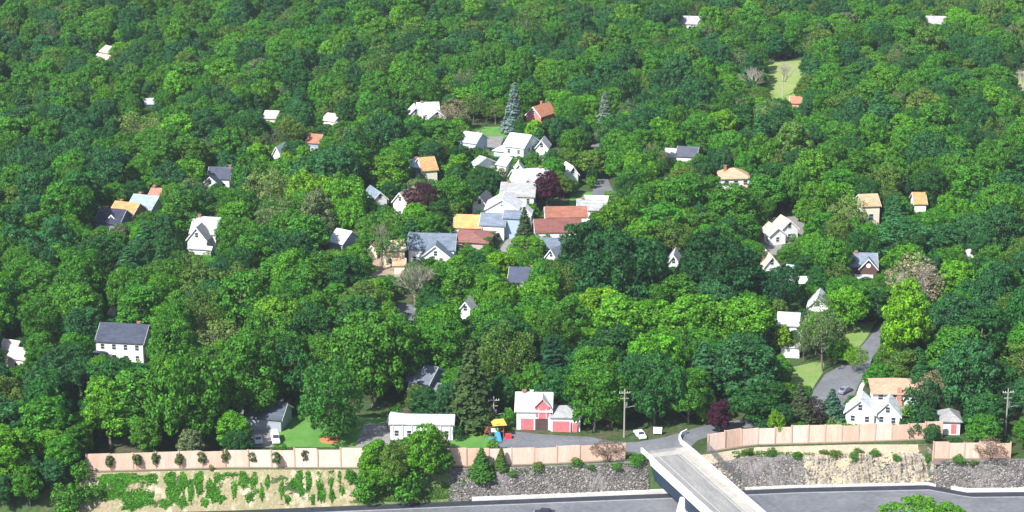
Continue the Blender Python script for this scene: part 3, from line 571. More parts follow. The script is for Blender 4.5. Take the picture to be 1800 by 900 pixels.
# ------------------------------------------------------------ noise barriers
PK = [mat('pink_panel_%s' % n, c, tuple(x*.82 for x in c), .5, fine=.13, stretch=(1.4, 1.4, .16)) for n, c in
      (('a', (.70, .49, .39)), ('b', (.76, .56, .47)), ('c', (.66, .44, .34)))]
POST = mat('barrier_post', (.56, .37, .28), (.48, .32, .25), 1)
def barrier(label, px, n, hs, jog=None):
    """px: foot line in photo pixels (u, v); hs: height at both ends"""
    us = np.linspace(px[0][0], px[-1][0], n+1); vs = np.interp(us, [p[0] for p in px], [p[1] for p in px])
    P = [at(u, v) for u, v in zip(us, vs)]
    root = thing('noise_barrier', label, 'noise barrier', P[0], 0, 'pink noise barriers along the highway')
    rng = random.Random(n)
    for i in range(n):
        a, b = P[i]-P[0], P[i+1]-P[0]
        h = hs[0]+(hs[1]-hs[0])*i/max(1, n-1)+rng.choice([0, .15, .3, -.15])
        nn = Vector((-(b-a).y, (b-a).x, 0)).normalized()*.1
        off = nn*rng.choice([0, 0, .5, -.5]); d = (b-a).normalized()*.15
        MB().prism([(a-nn+off+d).xy, (b-nn+off-d).xy, (b+nn+off-d).xy, (a+nn+off+d).xy], -.5, h).build('panel', PK[rng.randrange(3)], root)
        MB().box(a.x-.14, a.x+.14, a.y-.22, a.y+.22, -.5, h+.12).build('post', POST, root)
    b = P[-1]-P[0]; MB().box(b.x-.14, b.x+.14, b.y-.22, b.y+.22, -.5, hs[1]+.12).build('post', POST, root)
    m = MB()
    for i in range(n):
        a, b = P[i]-P[0], P[i+1]-P[0]; nn = Vector((-(b-a).y, (b-a).x, 0)).normalized()
        m.prism([(a-nn*.75).xy, (b-nn*.75).xy, (b-nn*.2).xy, (a-nn*.2).xy], -1.1, .12)
    m.build('footing', mat('footing', (.26, .19, .15), (.2, .16, .13), 1), root)
    return root
barrier('long pink panelled noise barrier at lower left above dry bank', [(153, 828), (400, 821), (680, 821)], 13, (3.6, 4.2))
barrier('pink noise barrier section between the green bush clump and the bridge', [(740, 820), (950, 815), (1098, 807)], 9, (4.0, 3.6))
barrier('tall pink noise barrier right of the bridge above cream rock', [(1244, 793), (1320, 781), (1500, 776), (1655, 770)], 14, (3.9, 3.7))
barrier('short pink noise barrier section at lower right by the brown shrub', [(1640, 806), (1775, 805)], 5, (3.6, 3.6))
clear([(153, 800), (635, 792), (635, 820), (153, 826)], at(400, 822).y+3); clear([(786, 792), (1040, 785), (1040, 812), (786, 820)], at(900, 818).y+3)
clear([(1244, 768), (1320, 757), (1655, 746), (1655, 768), (1500, 776), (1320, 783), (1244, 795)], at(1400, 780).y-1)
clear([(1640, 785), (1710, 785), (1710, 805), (1640, 805)], at(1680, 805).y-1)

# ------------------------------------------------------------ overpass
A0 = at(1137, 800, .0); B0 = at(1204, 800, .0)
dirv = (at(1247, 902, .9)-at(1132, 796, .9)); dirv.z = 0; dirv.normalize(); ang = math.atan2(-dirv.x, -dirv.y)  # local -y along the bridge
br = thing('overpass', 'pale concrete road overpass crossing the highway with white parapets', 'bridge', (A0.x, A0.y, 0), 0)
br.rotation_euler = (0, 0, -ang)
br.rotation_euler = (0, 0, math.atan2(dirv.x, -dirv.y))
Minv = br.rotation_euler.to_matrix().inverted()
def bl(u, v, z): return Minv @ (at(u, v, z)-Vector((A0.x, A0.y, 0)))
Wd = 9.6; L = 66
print('bridge local check', bl(1132, 796, .9), bl(1247, 902, .9), bl(1204, 800, 0), bl(1222, 778, .9), bl(1355, 902, .9))
DECK = mat('worn_deck', (.21, .205, .20), (.30, .29, .27), .3, fine=.2, stretch=(2.5, .4, 1))
WALK = mat('sidewalk_concrete', (.44, .41, .36), (.36, .34, .31), .3, fine=.15)
MB().box(-.2, Wd+.2, -L, 2.0, -.9, .05).build('deck', DECK, br)
MB().box(Wd-2.4, Wd-.02, -L, 1.0, .052, .22).build('sidewalk', WALK, br)
MB().box(2.05, 2.17, -L, -1.83, .052, .056).build('lane_line', LINEW, br); MB().box(Wd-3.0, Wd-2.9, -L, -1.83, .052, .056).build('lane_line', LINEW, br)
PAR = mat('white_parapet', (.76, .75, .73), (.68, .67, .65), .5, fine=.12)
MB().box(-.55, -.21, -L, 2.2, -1.0, 1.0).build('parapet', PAR, br)
cv = [(Wd+.21, -L), (Wd+.21, -3), (Wd+.1, 1.0), (Wd+.0, 3.8), (Wd+.6, 6.2), (Wd+2.0, 8.2), (Wd+3.8, 9.4)]
m = MB()
for i in range(len(cv)-1):
    (x0, y0), (x1, y1) = cv[i], cv[i+1]; n = Vector((y1-y0, -(x1-x0))).normalized()*.36
    m.prism([(x0, y0), (x1, y1), (x1+n.x, y1+n.y), (x0+n.x, y0+n.y)], -1.0, 1.0)
m.build('parapet', PAR, br)
for gx in (.3, 2.8, 5.3, 7.8, Wd-.3): MB().box(gx-.2, gx+.2, -L, -1.5, -2.1, -.902).build('girder', mat('girder', (.10, .12, .15), (.14, .15, .18), 1, rough=.5), br)
ab = MB(); y_f = -5.0
ab.add([(-.45, 2.2, -1.0), (-.45, y_f, -1.0), (-.45, y_f-.6, -6.5), (-.45, 2.6-3.0, -6.5), (Wd+.45, 2.2, -1.0), (Wd+.45, y_f, -1.0), (Wd+.45, y_f-.6, -6.5), (Wd+.45, -.4, -6.5)],
       [[0,1,2,3],[4,5,6,7],[1,5,6,2],[0,4,7,3],[0,1,5,4],[3,2,6,7]])
ab.build('abutment', PAR, br)
wq = [bl(1127, 800, -.6), bl(1153, 821, -1.0), bl(1180, 869, -6.2), bl(1146, 863, -6.2)]
ww = MB().add([Vector(p) for p in wq]+[Vector(p)+Vector((1.0, 2.6, 0)) for p in wq], [[0,1,2,3],[4,5,6,7],[0,1,5,4],[1,2,6,5],[2,3,7,6],[3,0,4,7]])
ww.build('wing_wall', PAR, br)
MB().box(-.54, -.20, -L, -3.0, -3.5, -1.003).build('edge_girder', mat('edge_steel_shade', (.018, .035, .06), (.025, .045, .07), 1, rough=.6), br)  # steel girder, its depth and near-black colour also painting the under-bridge shade
MB().box(-.50, -.42, -L, -3.2, -3.62, -3.503).build('girder_flange', MATS['edge_steel_shade'], br)
MB().box(-.19, Wd+.19, -1.8, .4, .052, .06).build('approach_slab', WALK, br)
MB().box(-.19, 2.0, -L, -1.82, .052, .060).build('shoulder_strip', mat('shoulder_worn', (.22, .215, .21), (.27, .26, .25), .4, fine=.15, stretch=(2, .3, 1)), br)
pr = MB().box(-.1, Wd+.3, -22.4, -21.2, HZ-.3, -3.5); pr.add([(-2.3, -22.6, HZ-.3), (-.08, -22.6, HZ-.3), (-.08, -21.0, HZ-.3), (-2.3, -21.0, HZ-.3), (-1.2, -22.3, -1.3), (-.56, -22.3, -1.3), (-.56, -21.3, -1.3), (-1.2, -21.3, -1.3)], [[0,1,5,4],[1,2,6,5],[2,3,7,6],[3,0,4,7],[4,5,6,7],[0,3,2,1]]); pr.build('pier', PAR, br)
MB().box(-.45, Wd+.45, -L-4, -L+6, HZ, -2.11).build('abutment', PAR, br)
clear([(1128, 790), (1205, 795), (1222, 778), (1240, 768), (1240, 792), (1360, 902), (1120, 902), (1140, 862)], 520)

NOGO.append([(at(940, 430, 0)).xy[:], (at(1045, 430, 0)).xy[:], (at(1048, 360, 0)).xy[:], (at(945, 360, 0)).xy[:]])
# chain link fence right of the bridge on the bank
cf = thing('chain_fence', 'grey chain link fence running down the bank right of bridge', 'fence', at(1245, 800, -1))
fm = MB(); p0 = at(1243, 796, 0); p1 = at(1300, 856, -6); 
for i in range(10):
    t = i/9; p = p0.lerp(p1, t)-cf.location; MB().tube(p, p+Vector((0, 0, 2.5)), .07).build('post', METAL, cf)
    if i < 9:
        q = p0.lerp(p1, (i+1)/9)-cf.location
        for k in range(5): fm.tube(p.lerp(q, k/5)+Vector((0, 0, .1)), q.lerp(p, (4-k)/5)+Vector((0, 0, 2.45)), .03, n=3); fm.tube(p.lerp(q, k/5)+Vector((0, 0, 2.45)), q.lerp(p, (4-k)/5)+Vector((0, 0, .1)), .03, n=3)
        fm.tube(p+Vector((0, 0, 2.47)), q+Vector((0, 0, 2.47)), .03, n=4)
fm.build('mesh_panel', METAL, cf)

# ------------------------------------------------------------ utility poles, wires
WOOD = mat('pole_wood', (.36, .33, .29), (.27, .25, .22), 3, fine=.2)
def pole(label, u, v, h=11.5):
    p = at(u, v); r = thing('utility_pole', label, 'utility pole', p, R(8), 'wooden utility poles')
    MB().tube((0, 0, 0), (0, 0, h), .2, .13, n=8).build('post', WOOD, r)
    MB().box(-1.25, 1.25, -.08, .08, h-1.0, h-.85).build('crossarm', WOOD, r); MB().box(-.9, .9, -.08, .08, h-2.3, h-2.17).build('crossarm', WOOD, r)
    for x in (-1.15, -.6, .6, 1.15): MB().tube((x, 0, h-.85), (x, 0, h-.55), .07, .05, n=6).build('insulator', TRIM, r)
    MB().tube((.42, -.1, h-4.2), (.42, -.1, h-3.1), .27, n=10).build('transformer', METAL, r)
    MB().tube((0, 0, h-4.5), (1.8, -.5, h-3.9), .04, n=5).box(1.6, 2.3, -.65, -.4, h-4.0, h-3.85).build('lamp_arm', METAL, r)
    return r, p+Vector((0, 0, h-.6))
_, t1 = pole('weathered wooden utility pole beside the road left of the bridge', 1097, 769)
_, t2 = pole('weathered wooden utility pole at right behind the low barrier section', 1767, 768)
_, t3 = pole('pale utility pole in shade between the play set and dark conifer', 868, 752, 7.5)
clear([(1092, 665), (1103, 665), (1103, 765), (1092, 765)], at(1097, 769).y+6); clear([(1762, 662), (1773, 662), (1773, 765), (1762, 765)], at(1767, 768).y+7)
clear([(862, 692), (874, 692), (874, 740), (862, 740)], at(868, 752).y+5)
def wire(a, b, sag, label):
    m = MB(); prev = None
    for i in range(17):
        t = i/16; p = a.lerp(b, t); p.z -= sag*4*t*(1-t)
        if prev is not None: m.tube(prev, p, .02, n=3, cap=False)
        prev = p
    return tag(m.build('overhead_wire', RUBBER), label, 'wire', 'overhead wires')
far = Vector((t1.x+40, t1.y-100, 12))
wire(t1+Vector((-1.1, 0, 0)), far+Vector((-1.1, 0, 0)), 1.5, 'left one of the two black wires strung from pole over the overpass')
wire(t1+Vector((1.1, 0, 0)), far+Vector((1.1, 0, 0)), 1.5, 'right one of the two black wires strung from pole over the overpass')
wire(t1, t2, 2.0, 'black wire strung between the two tall poles above the right barrier')

# ------------------------------------------------------------ vehicles
def car(label, P, rz, col, kind='car', cat='car', name='parked_car', group=None):
    r = thing(name, label, cat, P, rz, group)
    pm = mat('car_paint_%s' % str(col), col, tuple(x*.92 for x in col), 1, rough=.3, spec=.5)
    if kind == 'car':
        prof = [(-2.2, .35), (-2.25, .75), (-2.1, .95), (-1.55, 1.0), (-.95, 1.42), (.55, 1.45), (1.15, 1.0), (2.05, .85), (2.2, .6), (2.15, .32)]; glassx = (-1.3, .9)
    else:
        prof = [(-2.4, .4), (-2.45, 1.9), (-2.3, 2.05), (1.0, 2.05), (1.55, 1.3), (2.25, 1.15), (2.4, .8), (2.35, .4)]; glassx = (.2, 1.2)
    n = len(prof); m = MB()
    vs = []
    for yy, k in ((-.88, 1), (-.8, 1.0), (.8, 1.0), (.88, 1)):
        for (x, z) in prof: vs.append((x*(.98 if abs(yy) > .85 else 1), yy*(.86 if z > 1.1 else 1), z-(.05 if abs(yy) > .85 and z > .9 else 0)))
    fs = []
    for s in range(3):
        for i in range(n): fs.append([s*n+i, s*n+(i+1) % n, (s+1)*n+(i+1) % n, (s+1)*n+i])
    fs += [list(range(n)), list(range(3*n, 4*n))[::-1]]
    m.add(vs, fs).build('body', pm, r)
    g = MB()
    if kind == 'car':
        g.add([(-1.5, -.62, 1.05), (-1.5, .62, 1.05), (-1.02, .6, 1.42), (-1.02, -.6, 1.42)], [[0,1,2,3]]).build('rear_window', GLASS, r).location = (-.03, 0, .02)
        MB().add([(1.12, -.66, 1.03), (1.12, .66, 1.03), (.6, .6, 1.43), (.6, -.6, 1.43)], [[0,1,2,3]]).build('windscreen', GLASS, r).location = (.03, 0, .02)
        for sg in (-1, 1): MB().box(-1.15, .75, sg*.79-.02, sg*.79+.02, 1.03, 1.34).build('side_window', GLASS, r)
    else:
        MB().add([(1.52, -.68, 1.35), (1.52, .68, 1.35), (1.05, .62, 1.98), (1.05, -.62, 1.98)], [[0,1,2,3]]).build('windscreen', GLASS, r).location = (.03, 0, .02)
        for sg in (-1, 1): MB().box(.2, 1.0, sg*.79-.02, sg*.79+.02, 1.3, 1.85).build('side_window', GLASS, r)
    for x in (-1.35, 1.4):
        for sg in (-1, 1):
            w_ = MB().tube((x, sg*.72, .33), (x, sg*.93, .33), .33, n=14).build('wheel', RUBBER, r)
            MB().tube((x, sg*.931, .33), (x, sg*.945, .33), .18, n=10).build('rim', METAL, w_)
    zl = .68
    for sg in (-1, 1):
        MB().box(2.16 if kind == 'car' else 2.38, 2.24 if kind == 'car' else 2.44, sg*.6-.16, sg*.6+.16, zl, zl+.14).build('headlight', TRIM, r)
        MB().box(-2.29 if kind == 'car' else -2.47, -2.22 if kind == 'car' else -2.42, sg*.66-.12, sg*.66+.12, zl+.05, zl+.22).build('tail_light', mat('red_lamp', (.35, .02, .02), (.3, .02, .02), 1, rough=.3), r)
    return r
car('white boxy van parked in shade near left end of the lawn', at(484, 776), R(-78), (.78, .79, .8), 'van', 'van', 'parked_van')
car('white car parked left of the boxy van in garage shade', at(454, 777), R(-80), (.72, .73, .75))
car('white car parked on the verge left of the white cabinet', at(1125, 768), R(-75), (.78, .78, .78))
car('white car half hidden at right edge by the second pole', at(1795, 768), R(-75), (.78, .78, .78))
car('dark car on the highway, only its roof showing at bottom edge', at(957, 906, HZ), R(180), (.02, .025, .05), name='car')
car('grey car parked on the street by the pavement', at(1485, 690), R(50), (.22, .24, .28))
cb = thing('utility_cabinet', 'small white cabinet on legs standing on grass by the road', 'cabinet', at(1156, 764), R(-5))
MB().box(-.95, .95, -.4, .4, .35, 1.55).build('box', WHITE, cb, bevel=.04); MB().box(-1.02, 1.02, -.46, .46, 1.554, 1.64).build('lid', TRIM, cb)
for x in (-.8, .8): MB().box(x-.07, x+.07, -.3, .3, 0, .349).build('leg', METAL, cb)
clear([(1112, 750), (1165, 750), (1165, 768), (1112, 768)], at(1156, 772).y+10)
# play set
ps = thing('play_set', 'colourful play set with orange canopy, red frame and blue slide', 'play set', at(877, 768), R(10))
REDP = mat('red_plastic', (.62, .06, .07), (.5, .05, .06), 2, rough=.4); BLUEP = mat('blue_plastic', (.05, .22, .55), (.06, .3, .62), 2, rough=.35); ORC = mat('orange_canvas', (.80, .40, .08), (.7, .33, .07), 1.5)
for x in (-1, 1):
    for y in (-.9, .9): MB().tube((x, y+.5, 0), (x, y+.5, 3.0), .1, n=8).build('post', REDP, ps)
c = MB().add([(-1.5, -.9, 3.0), (1.7, -.9, 3.0), (1.7, 1.9, 3.0), (-1.5, 1.9, 3.0), (-.9, .5, 4.1), (1.1, .5, 4.1)], [[0,1,5,4],[1,2,5],[2,3,4,5],[3,0,4],[0,3,2,1]]); c.build('canopy', ORC, ps)
MB().box(-1.1, 1.1, -.5, 1.5, 1.35, 1.5).build('platform', REDP, ps); MB().box(-1.9, -.2, -.66, -.56, 1.5, 2.4).build('panel', TRIM, ps)
MB().add([(-1.1, -.6, 1.5), (.1, -.6, 1.5), (.1, -3.0, .3), (-1.1, -3.0, .3), (-1.1, -3.6, .25), (.1, -3.6, .25), (-1.1, -.6, 1.4), (.1, -.6, 1.4), (.1, -3.0, .2), (-1.1, -3.0, .2)], [[0,1,2,3],[3,2,5,4],[6,7,8,9],[0,3,9,6],[1,7,8,2]]).build('slide', BLUEP, ps)
MB().tube((-3.4, .5, 0), (-2.6, .5, 2.3), .08).tube((-1.8, .5, 0), (-2.6, .5, 2.3), .08).tube((-2.6, .5, 2.3), (-1, .5, 2.3), .08).build('swing_frame', REDP, ps)
MB().box(-2.6, -1.4, -2.4, -1.3, 0, .55).build('sand_box', BLUEP, ps); MB().box(1.3, 2.6, -1.8, -.6, .0, 1.0).build('play_house', REDP, ps)
MB().tube((-2.0, .5, 2.28), (-2.0, .5, .7), .03).tube((-1.6, .5, 2.28), (-1.6, .5, .7), .03).box(-2.1, -1.5, .35, .65, .62, .7).build('swing', BLUEP, ps)
clear([(858, 730), (892, 730), (895, 768), (858, 768)], at(877, 772).y)
# mulch ring
mr_ = MB().tube(at(580, 773), at(580, 773)+Vector((0, 0, .12)), 2.4, 1.6, n=24).build('mulch_bed', mat('orange_mulch', (.60, .20, .08), (.5, .16, .07), 2, fine=.3)); tag(mr_, 'orange mulch ring around trunk of the big dome tree', 'mulch bed')
ed = MB().prism([at(800, 751).xy, at(852, 753).xy, at(852, 750).xy, at(800, 748).xy], 0, .15).build('mulch_bed', MATS['orange_mulch']); tag(ed, 'reddish mulch strip along top of lawn right of ranch', 'mulch bed')
# pale boulder on the stones
def boulder(label, u, v, z, r, m, seed):
    bm = bmesh.new(); bmesh.ops.create_icosphere(bm, subdivisions=3, radius=r); rg = random.Random(seed); ks = [(Vector((rg.gauss(0, 1), rg.gauss(0, 1), rg.gauss(0, 1))).normalized(), rg.uniform(.6, .9)) for _ in range(14)]
    for v_ in bm.verts:
        for k, c in ks:
            d = v_.co.dot(k)-c*r
            if d > 0: v_.co -= k*d
        v_.co.z *= .9
    me = bpy.data.meshes.new('boulder'); bm.to_mesh(me); bm.free(); me.materials.append(m)
    o = link(bpy.data.objects.new('boulder', me)); o.location = at(u, v, z); return tag(o, label, 'boulder', 'boulders on the bank')
boulder('pale cream boulder low on the grey stones left of bridge', 951, 862, HZ+.9, 1.25, CREAM, 3)

# ------------------------------------------------------------ loose stones (stuff)
def stones(name, u0, u1, n, m, r0, r1, seed, j0=0.03, j1=.97, label=None):
    rng = np.random.RandomState(seed); x0, x1 = at(u0, 840, -3).x, at(u1, 840, -3).x
    ico = bmesh.new(); bmesh.ops.create_icosphere(ico, subdivisions=1, radius=1); bv = np.array([v.co[:] for v in ico.verts]); bf = np.array([[v.index for v in f.verts] for f in ico.faces]); ico.free()
    Vs, Fs = [], []
    for i in range(n):
        x = rng.uniform(x0, x1); ye, yb = Ye(x), Yb(x)-1.2; t = rng.uniform(j0, j1); y = ye+(yb-ye)*t; r = r0+(r1-r0)*rng.rand()**2.2
        q = bv*(1+rng.uniform(-.25, .25, (len(bv), 1)))*np.array([r*rng.uniform(.8, 1.5), r*rng.uniform(.7, 1.1), r*rng.uniform(.5, .9)])
        a = rng.rand()*6.28; ca, sa = math.cos(a), math.sin(a); q = q @ np.array([[ca, sa, 0], [-sa, ca, 0], [0, 0, 1]])
        Vs.append(q+np.array([x, y, gz(x, y)+.08])); Fs.append(bf+i*len(bv))
    o = mesh_np(name, np.concatenate(Vs), np.concatenate(Fs), m); tag(o, label, 'rocks', kind='stuff'); return o
ROCK = newmat('stone_grey')[0]; t_ = ROCK.node_tree; g_ = t_.nodes.new('ShaderNodeNewGeometry'); r_ = t_.nodes.new('ShaderNodeValToRGB')
r_.color_ramp.elements[0].color = (.07, .066, .065, 1); r_.color_ramp.elements[1].color = (.34, .31, .28, 1); e_ = r_.color_ramp.elements.new(.7); e_.color = (.15, .135, .125, 1)
t_.links.new(g_.outputs['Random Per Island'], r_.inputs[0]); t_.links.new(r_.outputs[0], t_.nodes['Principled BSDF'].inputs['Base Color'])
stones('loose_stones', 790, 1140, 10000, ROCK, .08, .32, 1, label='broken grey stones covering the bank left of the bridge')
stones('loose_stones', 1238, 1440, 5000, ROCK, .08, .32, 2, j1=.72, label='broken grey stones covering the bank right of the bridge')
stones('loose_stones', 1430, 1640, 900, CREAM, .10, .5, 3, j1=.75, label='broken cream and grey rock on the cutting under right barrier')
stones('loose_stones', 1560, 1650, 600, ROCK, .1, .45, 5, j1=.8, label='scattered grey stones at right end of the cream cutting')
stones('loose_stones', 1636, 1850, 4500, ROCK, .08, .32, 4, label='broken grey stones on the bank at the lower right corner')

# ------------------------------------------------------------ tree models
def leaf_quads(P, N, size, rng, asp=1.35):
    """one small quad per point P facing roughly along N"""
    n = len(P); N = N/np.linalg.norm(N, axis=1, keepdims=True)
    t = rng.normal(size=(n, 3)); A = np.cross(N, t); A /= np.linalg.norm(A, axis=1, keepdims=True)+1e-9; B = np.cross(N, A)
    s = (size*rng.uniform(.6, 1.35, n))[:, None]
    A = A*s*.5*asp; B = B*s*.5
    j = lambda: rng.uniform(.55, 1.15, (n, 1))
    bend = N*s*rng.uniform(-.25, .05, (n, 1))
    q = np.stack([P-A*j()+bend, P-B*j(), P+A*j()+bend, P+B*j()], 1).reshape(-1, 3)
    return q, np.arange(4*n).reshape(n, 4)
def crown_points(seed, Rr, H, base, n_lobes=11, n_cl=110, per=46, leaf=.5, sparse=0.0, top_bias=.0, cl_r=(.65, 1.15)):
    rng = np.random.RandomState(seed)
    zc = (H+base)/2; hz = (H-base)/2
    lob = [(np.array([0, 0, zc+hz*.15]), min(Rr, hz)*.72)]
    for i in range(n_lobes):
        a = 2*math.pi*(i*.618+rng.rand()*.25); e = rng.uniform(-.8, .95); ce = math.cos(math.asin(max(-1, min(1, e))))
        r = rng.uniform(.30, .46)*Rr
        lob.append((np.array([math.cos(a)*ce*(Rr-r), math.sin(a)*ce*(Rr-r), zc+e*(hz-r*.9)]), r))
    C = []; 
    tries = 0
    while len(C) < n_cl and tries < 20000:
        tries += 1
        k = rng.randint(len(lob)); c, r = lob[k]
        d = rng.normal(size=3); d /= np.linalg.norm(d)
        if d[2] < -.75: continue
        p = c+d*r*np.array([1, 1, 1.0 if k else hz/Rr*1.0])
        if any(np.linalg.norm(p-c2) < r2*.86 for j, (c2, r2) in enumerate(lob) if j != k): continue
        if any(np.linalg.norm(p-q[0]) < min(.62, .3*Rr) for q in C): continue
        C.append((p, d, rng.uniform(*cl_r)))
    Ps, Ns = [], []
    for p, d, r in C:
        m = int(per*r*r*(1-sparse*rng.rand())); dd = rng.normal(size=(m*2, 3)); dd /= np.linalg.norm(dd, axis=1, keepdims=True)
        dd = dd[(dd @ (d*.7+np.array([0, 0, .5]))) > -.15][:m]
        Ps.append(p+dd*r*rng.uniform(.72, 1.12, (len(dd), 1))*np.array([1, 1, .8])); Ns.append(dd+rng.normal(size=dd.shape)*.42+np.array([0, 0, .15]))
    # inner fill
    for c, r in lob:
        m = int(60*r*r*(.15 if sparse else .55)); dd = rng.normal(size=(m, 3)); dd /= np.linalg.norm(dd, axis=1, keepdims=True)
        Ps.append(c+dd*r*rng.uniform(.5, .9, (m, 1))); Ns.append(dd+rng.normal(size=dd.shape)*.3)
    return np.concatenate(Ps), np.concatenate(Ns), rng
def trunk_mesh(name, seed, H, r, base, spread, mt, parent, n_limb=9):
    rng = random.Random(seed); m = MB(); p = Vector((0, 0, -.2)); segs = []
    for i in range(5):
        q = Vector((rng.uniform(-.25, .25)*i*.4, rng.uniform(-.25, .25)*i*.4, H*.78*(i+1)/5)); m.tube(p, q, r*(1-i*.17), r*(1-(i+1)*.17), n=7, cap=False); segs.append((p, q, r*(1-i*.17))); p = q
    for k in range(n_limb):
        a = k*2.4+rng.random(); z0 = base*.9+(H*.7-base*.9)*k/n_limb; o = Vector((0, 0, z0)); L_ = spread*rng.uniform(.55, .85)*(1-.35*k/n_limb)
        b = o+Vector((math.cos(a)*L_*.55, math.sin(a)*L_*.55, L_*.4)); c_ = b+Vector((math.cos(a+.3)*L_*.45, math.sin(a+.3)*L_*.45, L_*.45))
        m.tube(o, b, r*.38, r*.24, n=5, cap=False); m.tube(b, c_, r*.24, r*.06, n=4, cap=False)
    return m.build('trunk', mt, parent, smooth=True)
PROTO = {}     # kind -> (crown mesh object data, trunk mesh data, crown width, height)
def make_proto(kind, cw, H, crown_fn, trunk_fn, cm):
    tmp_r = bpy.data.objects.new('proto', None)
    V, Fq = crown_fn(); me_o = mesh_np('crown', V, Fq, cm); tr = trunk_fn()
    PROTO[kind] = (me_o.data, tr.data, cw, H)
    bpy.data.objects.remove(me_o); bpy.data.objects.remove(tr); bpy.data.objects.remove(tmp_r)
def broad(kind, seed, Rr, H, base, **kw):
    if H > 6: kw['leaf'] = kw.get('leaf', .5)*.76; kw['per'] = int(kw.get('per', 46)*1.6)
    leaf = kw.get('leaf', .5)
    def cf():
        P, N, rng = crown_points(seed, Rr, H, base, **kw); return leaf_quads(P, N, leaf, rng)
    make_proto(kind, 2*Rr, H, cf, lambda: trunk_mesh('trunk', seed, H, .26*H/12, base, Rr, BARK, None), LEAF)
broad('dome1', 1, 5.2, 12, 1.0, n_cl=140, per=50); broad('dome2', 2, 5.0, 12, .9, n_lobes=14, n_cl=140, per=50)
broad('wide1', 3, 5.8, 11, 1.3, n_lobes=15, n_cl=145, per=48); broad('wide2', 4, 5.6, 11.5, 1.2, n_lobes=11, n_cl=145, per=48)
broad('tall1', 5, 4.0, 13, 1.2, n_lobes=13, n_cl=130, per=50); broad('tall2', 6, 4.2, 13.5, 1.0, n_lobes=15, n_cl=135, per=50)
broad('loose1', 7, 5.2, 12, 2.6, n_lobes=16, n_cl=85, per=34, sparse=.5, leaf=.42); broad('loose2', 8, 4.8, 12.5, 2.6, n_lobes=14, n_cl=78, per=32, sparse=.6, leaf=.4)
broad('fine1', 9, 5.0, 12, .6, n_lobes=9, n_cl=170, per=56, leaf=.40, cl_r=(.55, .85))
broad('egg', 10, 4.9, 12, .1, n_lobes=24, n_cl=210, per=56, leaf=.38, cl_r=(.5, .8))
broad('shrub1', 20, 2.6, 4.0, .1, n_lobes=7, n_cl=46, per=60, leaf=.34, cl_r=(.45, .8)); broad('shrub2', 21, 2.2, 4.4, .1, n_lobes=6, n_cl=40, per=60, leaf=.34, cl_r=(.45, .8))
broad('sapling', 22, .8, 3.2, 1.0, n_lobes=4, n_cl=30, per=260, leaf=.24, cl_r=(.3, .45))
def conifer(kind, seed, Rr, H, droop=.35, dens=1.0):
    def cf():
        rng = np.random.RandomState(seed); Ps, Ns = [], []
        nl = 26
        for L_ in range(nl):
            t = L_/nl; z = H*(.08+.9*t); r = Rr*(1-t)**.85*rng.uniform(.85, 1.1)+.15; nb = max(5, int(13*(1-t)+4)); a0 = rng.rand()*6.28
            for b in range(nb):
                a = a0+2*math.pi*b/nb+rng.normal()*.12; rr = r*rng.uniform(.75, 1.1); m = max(4, int(13*rr*dens)); s = rng.uniform(.15, 1, m)**.7
                dx = s*rr; side = rng.normal(size=m)*.16*rr*(1.15-s*.6)
                Ps.append(np.stack([math.cos(a)*dx-math.sin(a)*side, math.sin(a)*dx+math.cos(a)*side, z-droop*dx+rng.normal(size=m)*.08], 1))
                Ns.append(np.stack([math.cos(a)*np.full(m, .5)+rng.normal(size=m)*.3, math.sin(a)*np.full(m, .5)+rng.normal(size=m)*.3, np.full(m, .9)], 1))
        P = np.concatenate(Ps); return leaf_quads(P, np.concatenate(Ns), .5, rng, asp=1.7)
    make_proto(kind, 2*Rr, H, cf, lambda: MB().tube((0, 0, -.2), (0, 0, H*.97), .24, .03, n=7).build('trunk', BARK), NEEDLE)
conifer('spruce1', 31, 3.0, 15, dens=2.2); conifer('spruce2', 32, 3.4, 14, droop=.5); conifer('fir', 33, 4.6, 14, droop=.15, dens=1.2)
def bare(kind, seed, Rr, H, leaves=0.0, n2=7):
    rng = random.Random(seed); tr = MB(); tw = MB(); tips = []
    def br_(m, p, d, L_, r, depth):
        q = p+d*L_; m.tube(p, q, r, r*.62, n=4 if depth else 6, cap=False)
        if depth >= 4: tips.append(q); return
        for k in range(rng.choice([3, 3, 4]) if depth else n2):
            a = rng.uniform(.35, .75) if depth else rng.uniform(.3, .9); az = rng.random()*6.28+k*2.1
            x = d.orthogonal().normalized(); y = d.cross(x); nd = (d*math.cos(a)+(x*math.cos(az)+y*math.sin(az))*math.sin(a)); nd.z += .12; nd.normalize()
            st = p.lerp(q, 1 if depth == 0 and k < 4 else rng.uniform(.6, 1))
            br_(tw if depth >= 1 else tr, st, nd, L_*rng.uniform(.62, .8) if depth else H*.26, r*.52, depth+1)
    br_(tr, Vector((0, 0, -.2)), Vector((0, 0, 1)), H*.36, .24, 0)
    def cf():
        V0 = np.array([tuple(v) for v in tw.v]); F0 = [f for f in tw.f]
        return V0, np.array(F0)
    make_proto(kind, 2*Rr, H, cf, lambda: tr.build('trunk', TWIG), TWIG)
bare('bare1', 41, 5, 12); bare('bare2', 42, 5, 12, n2=9)

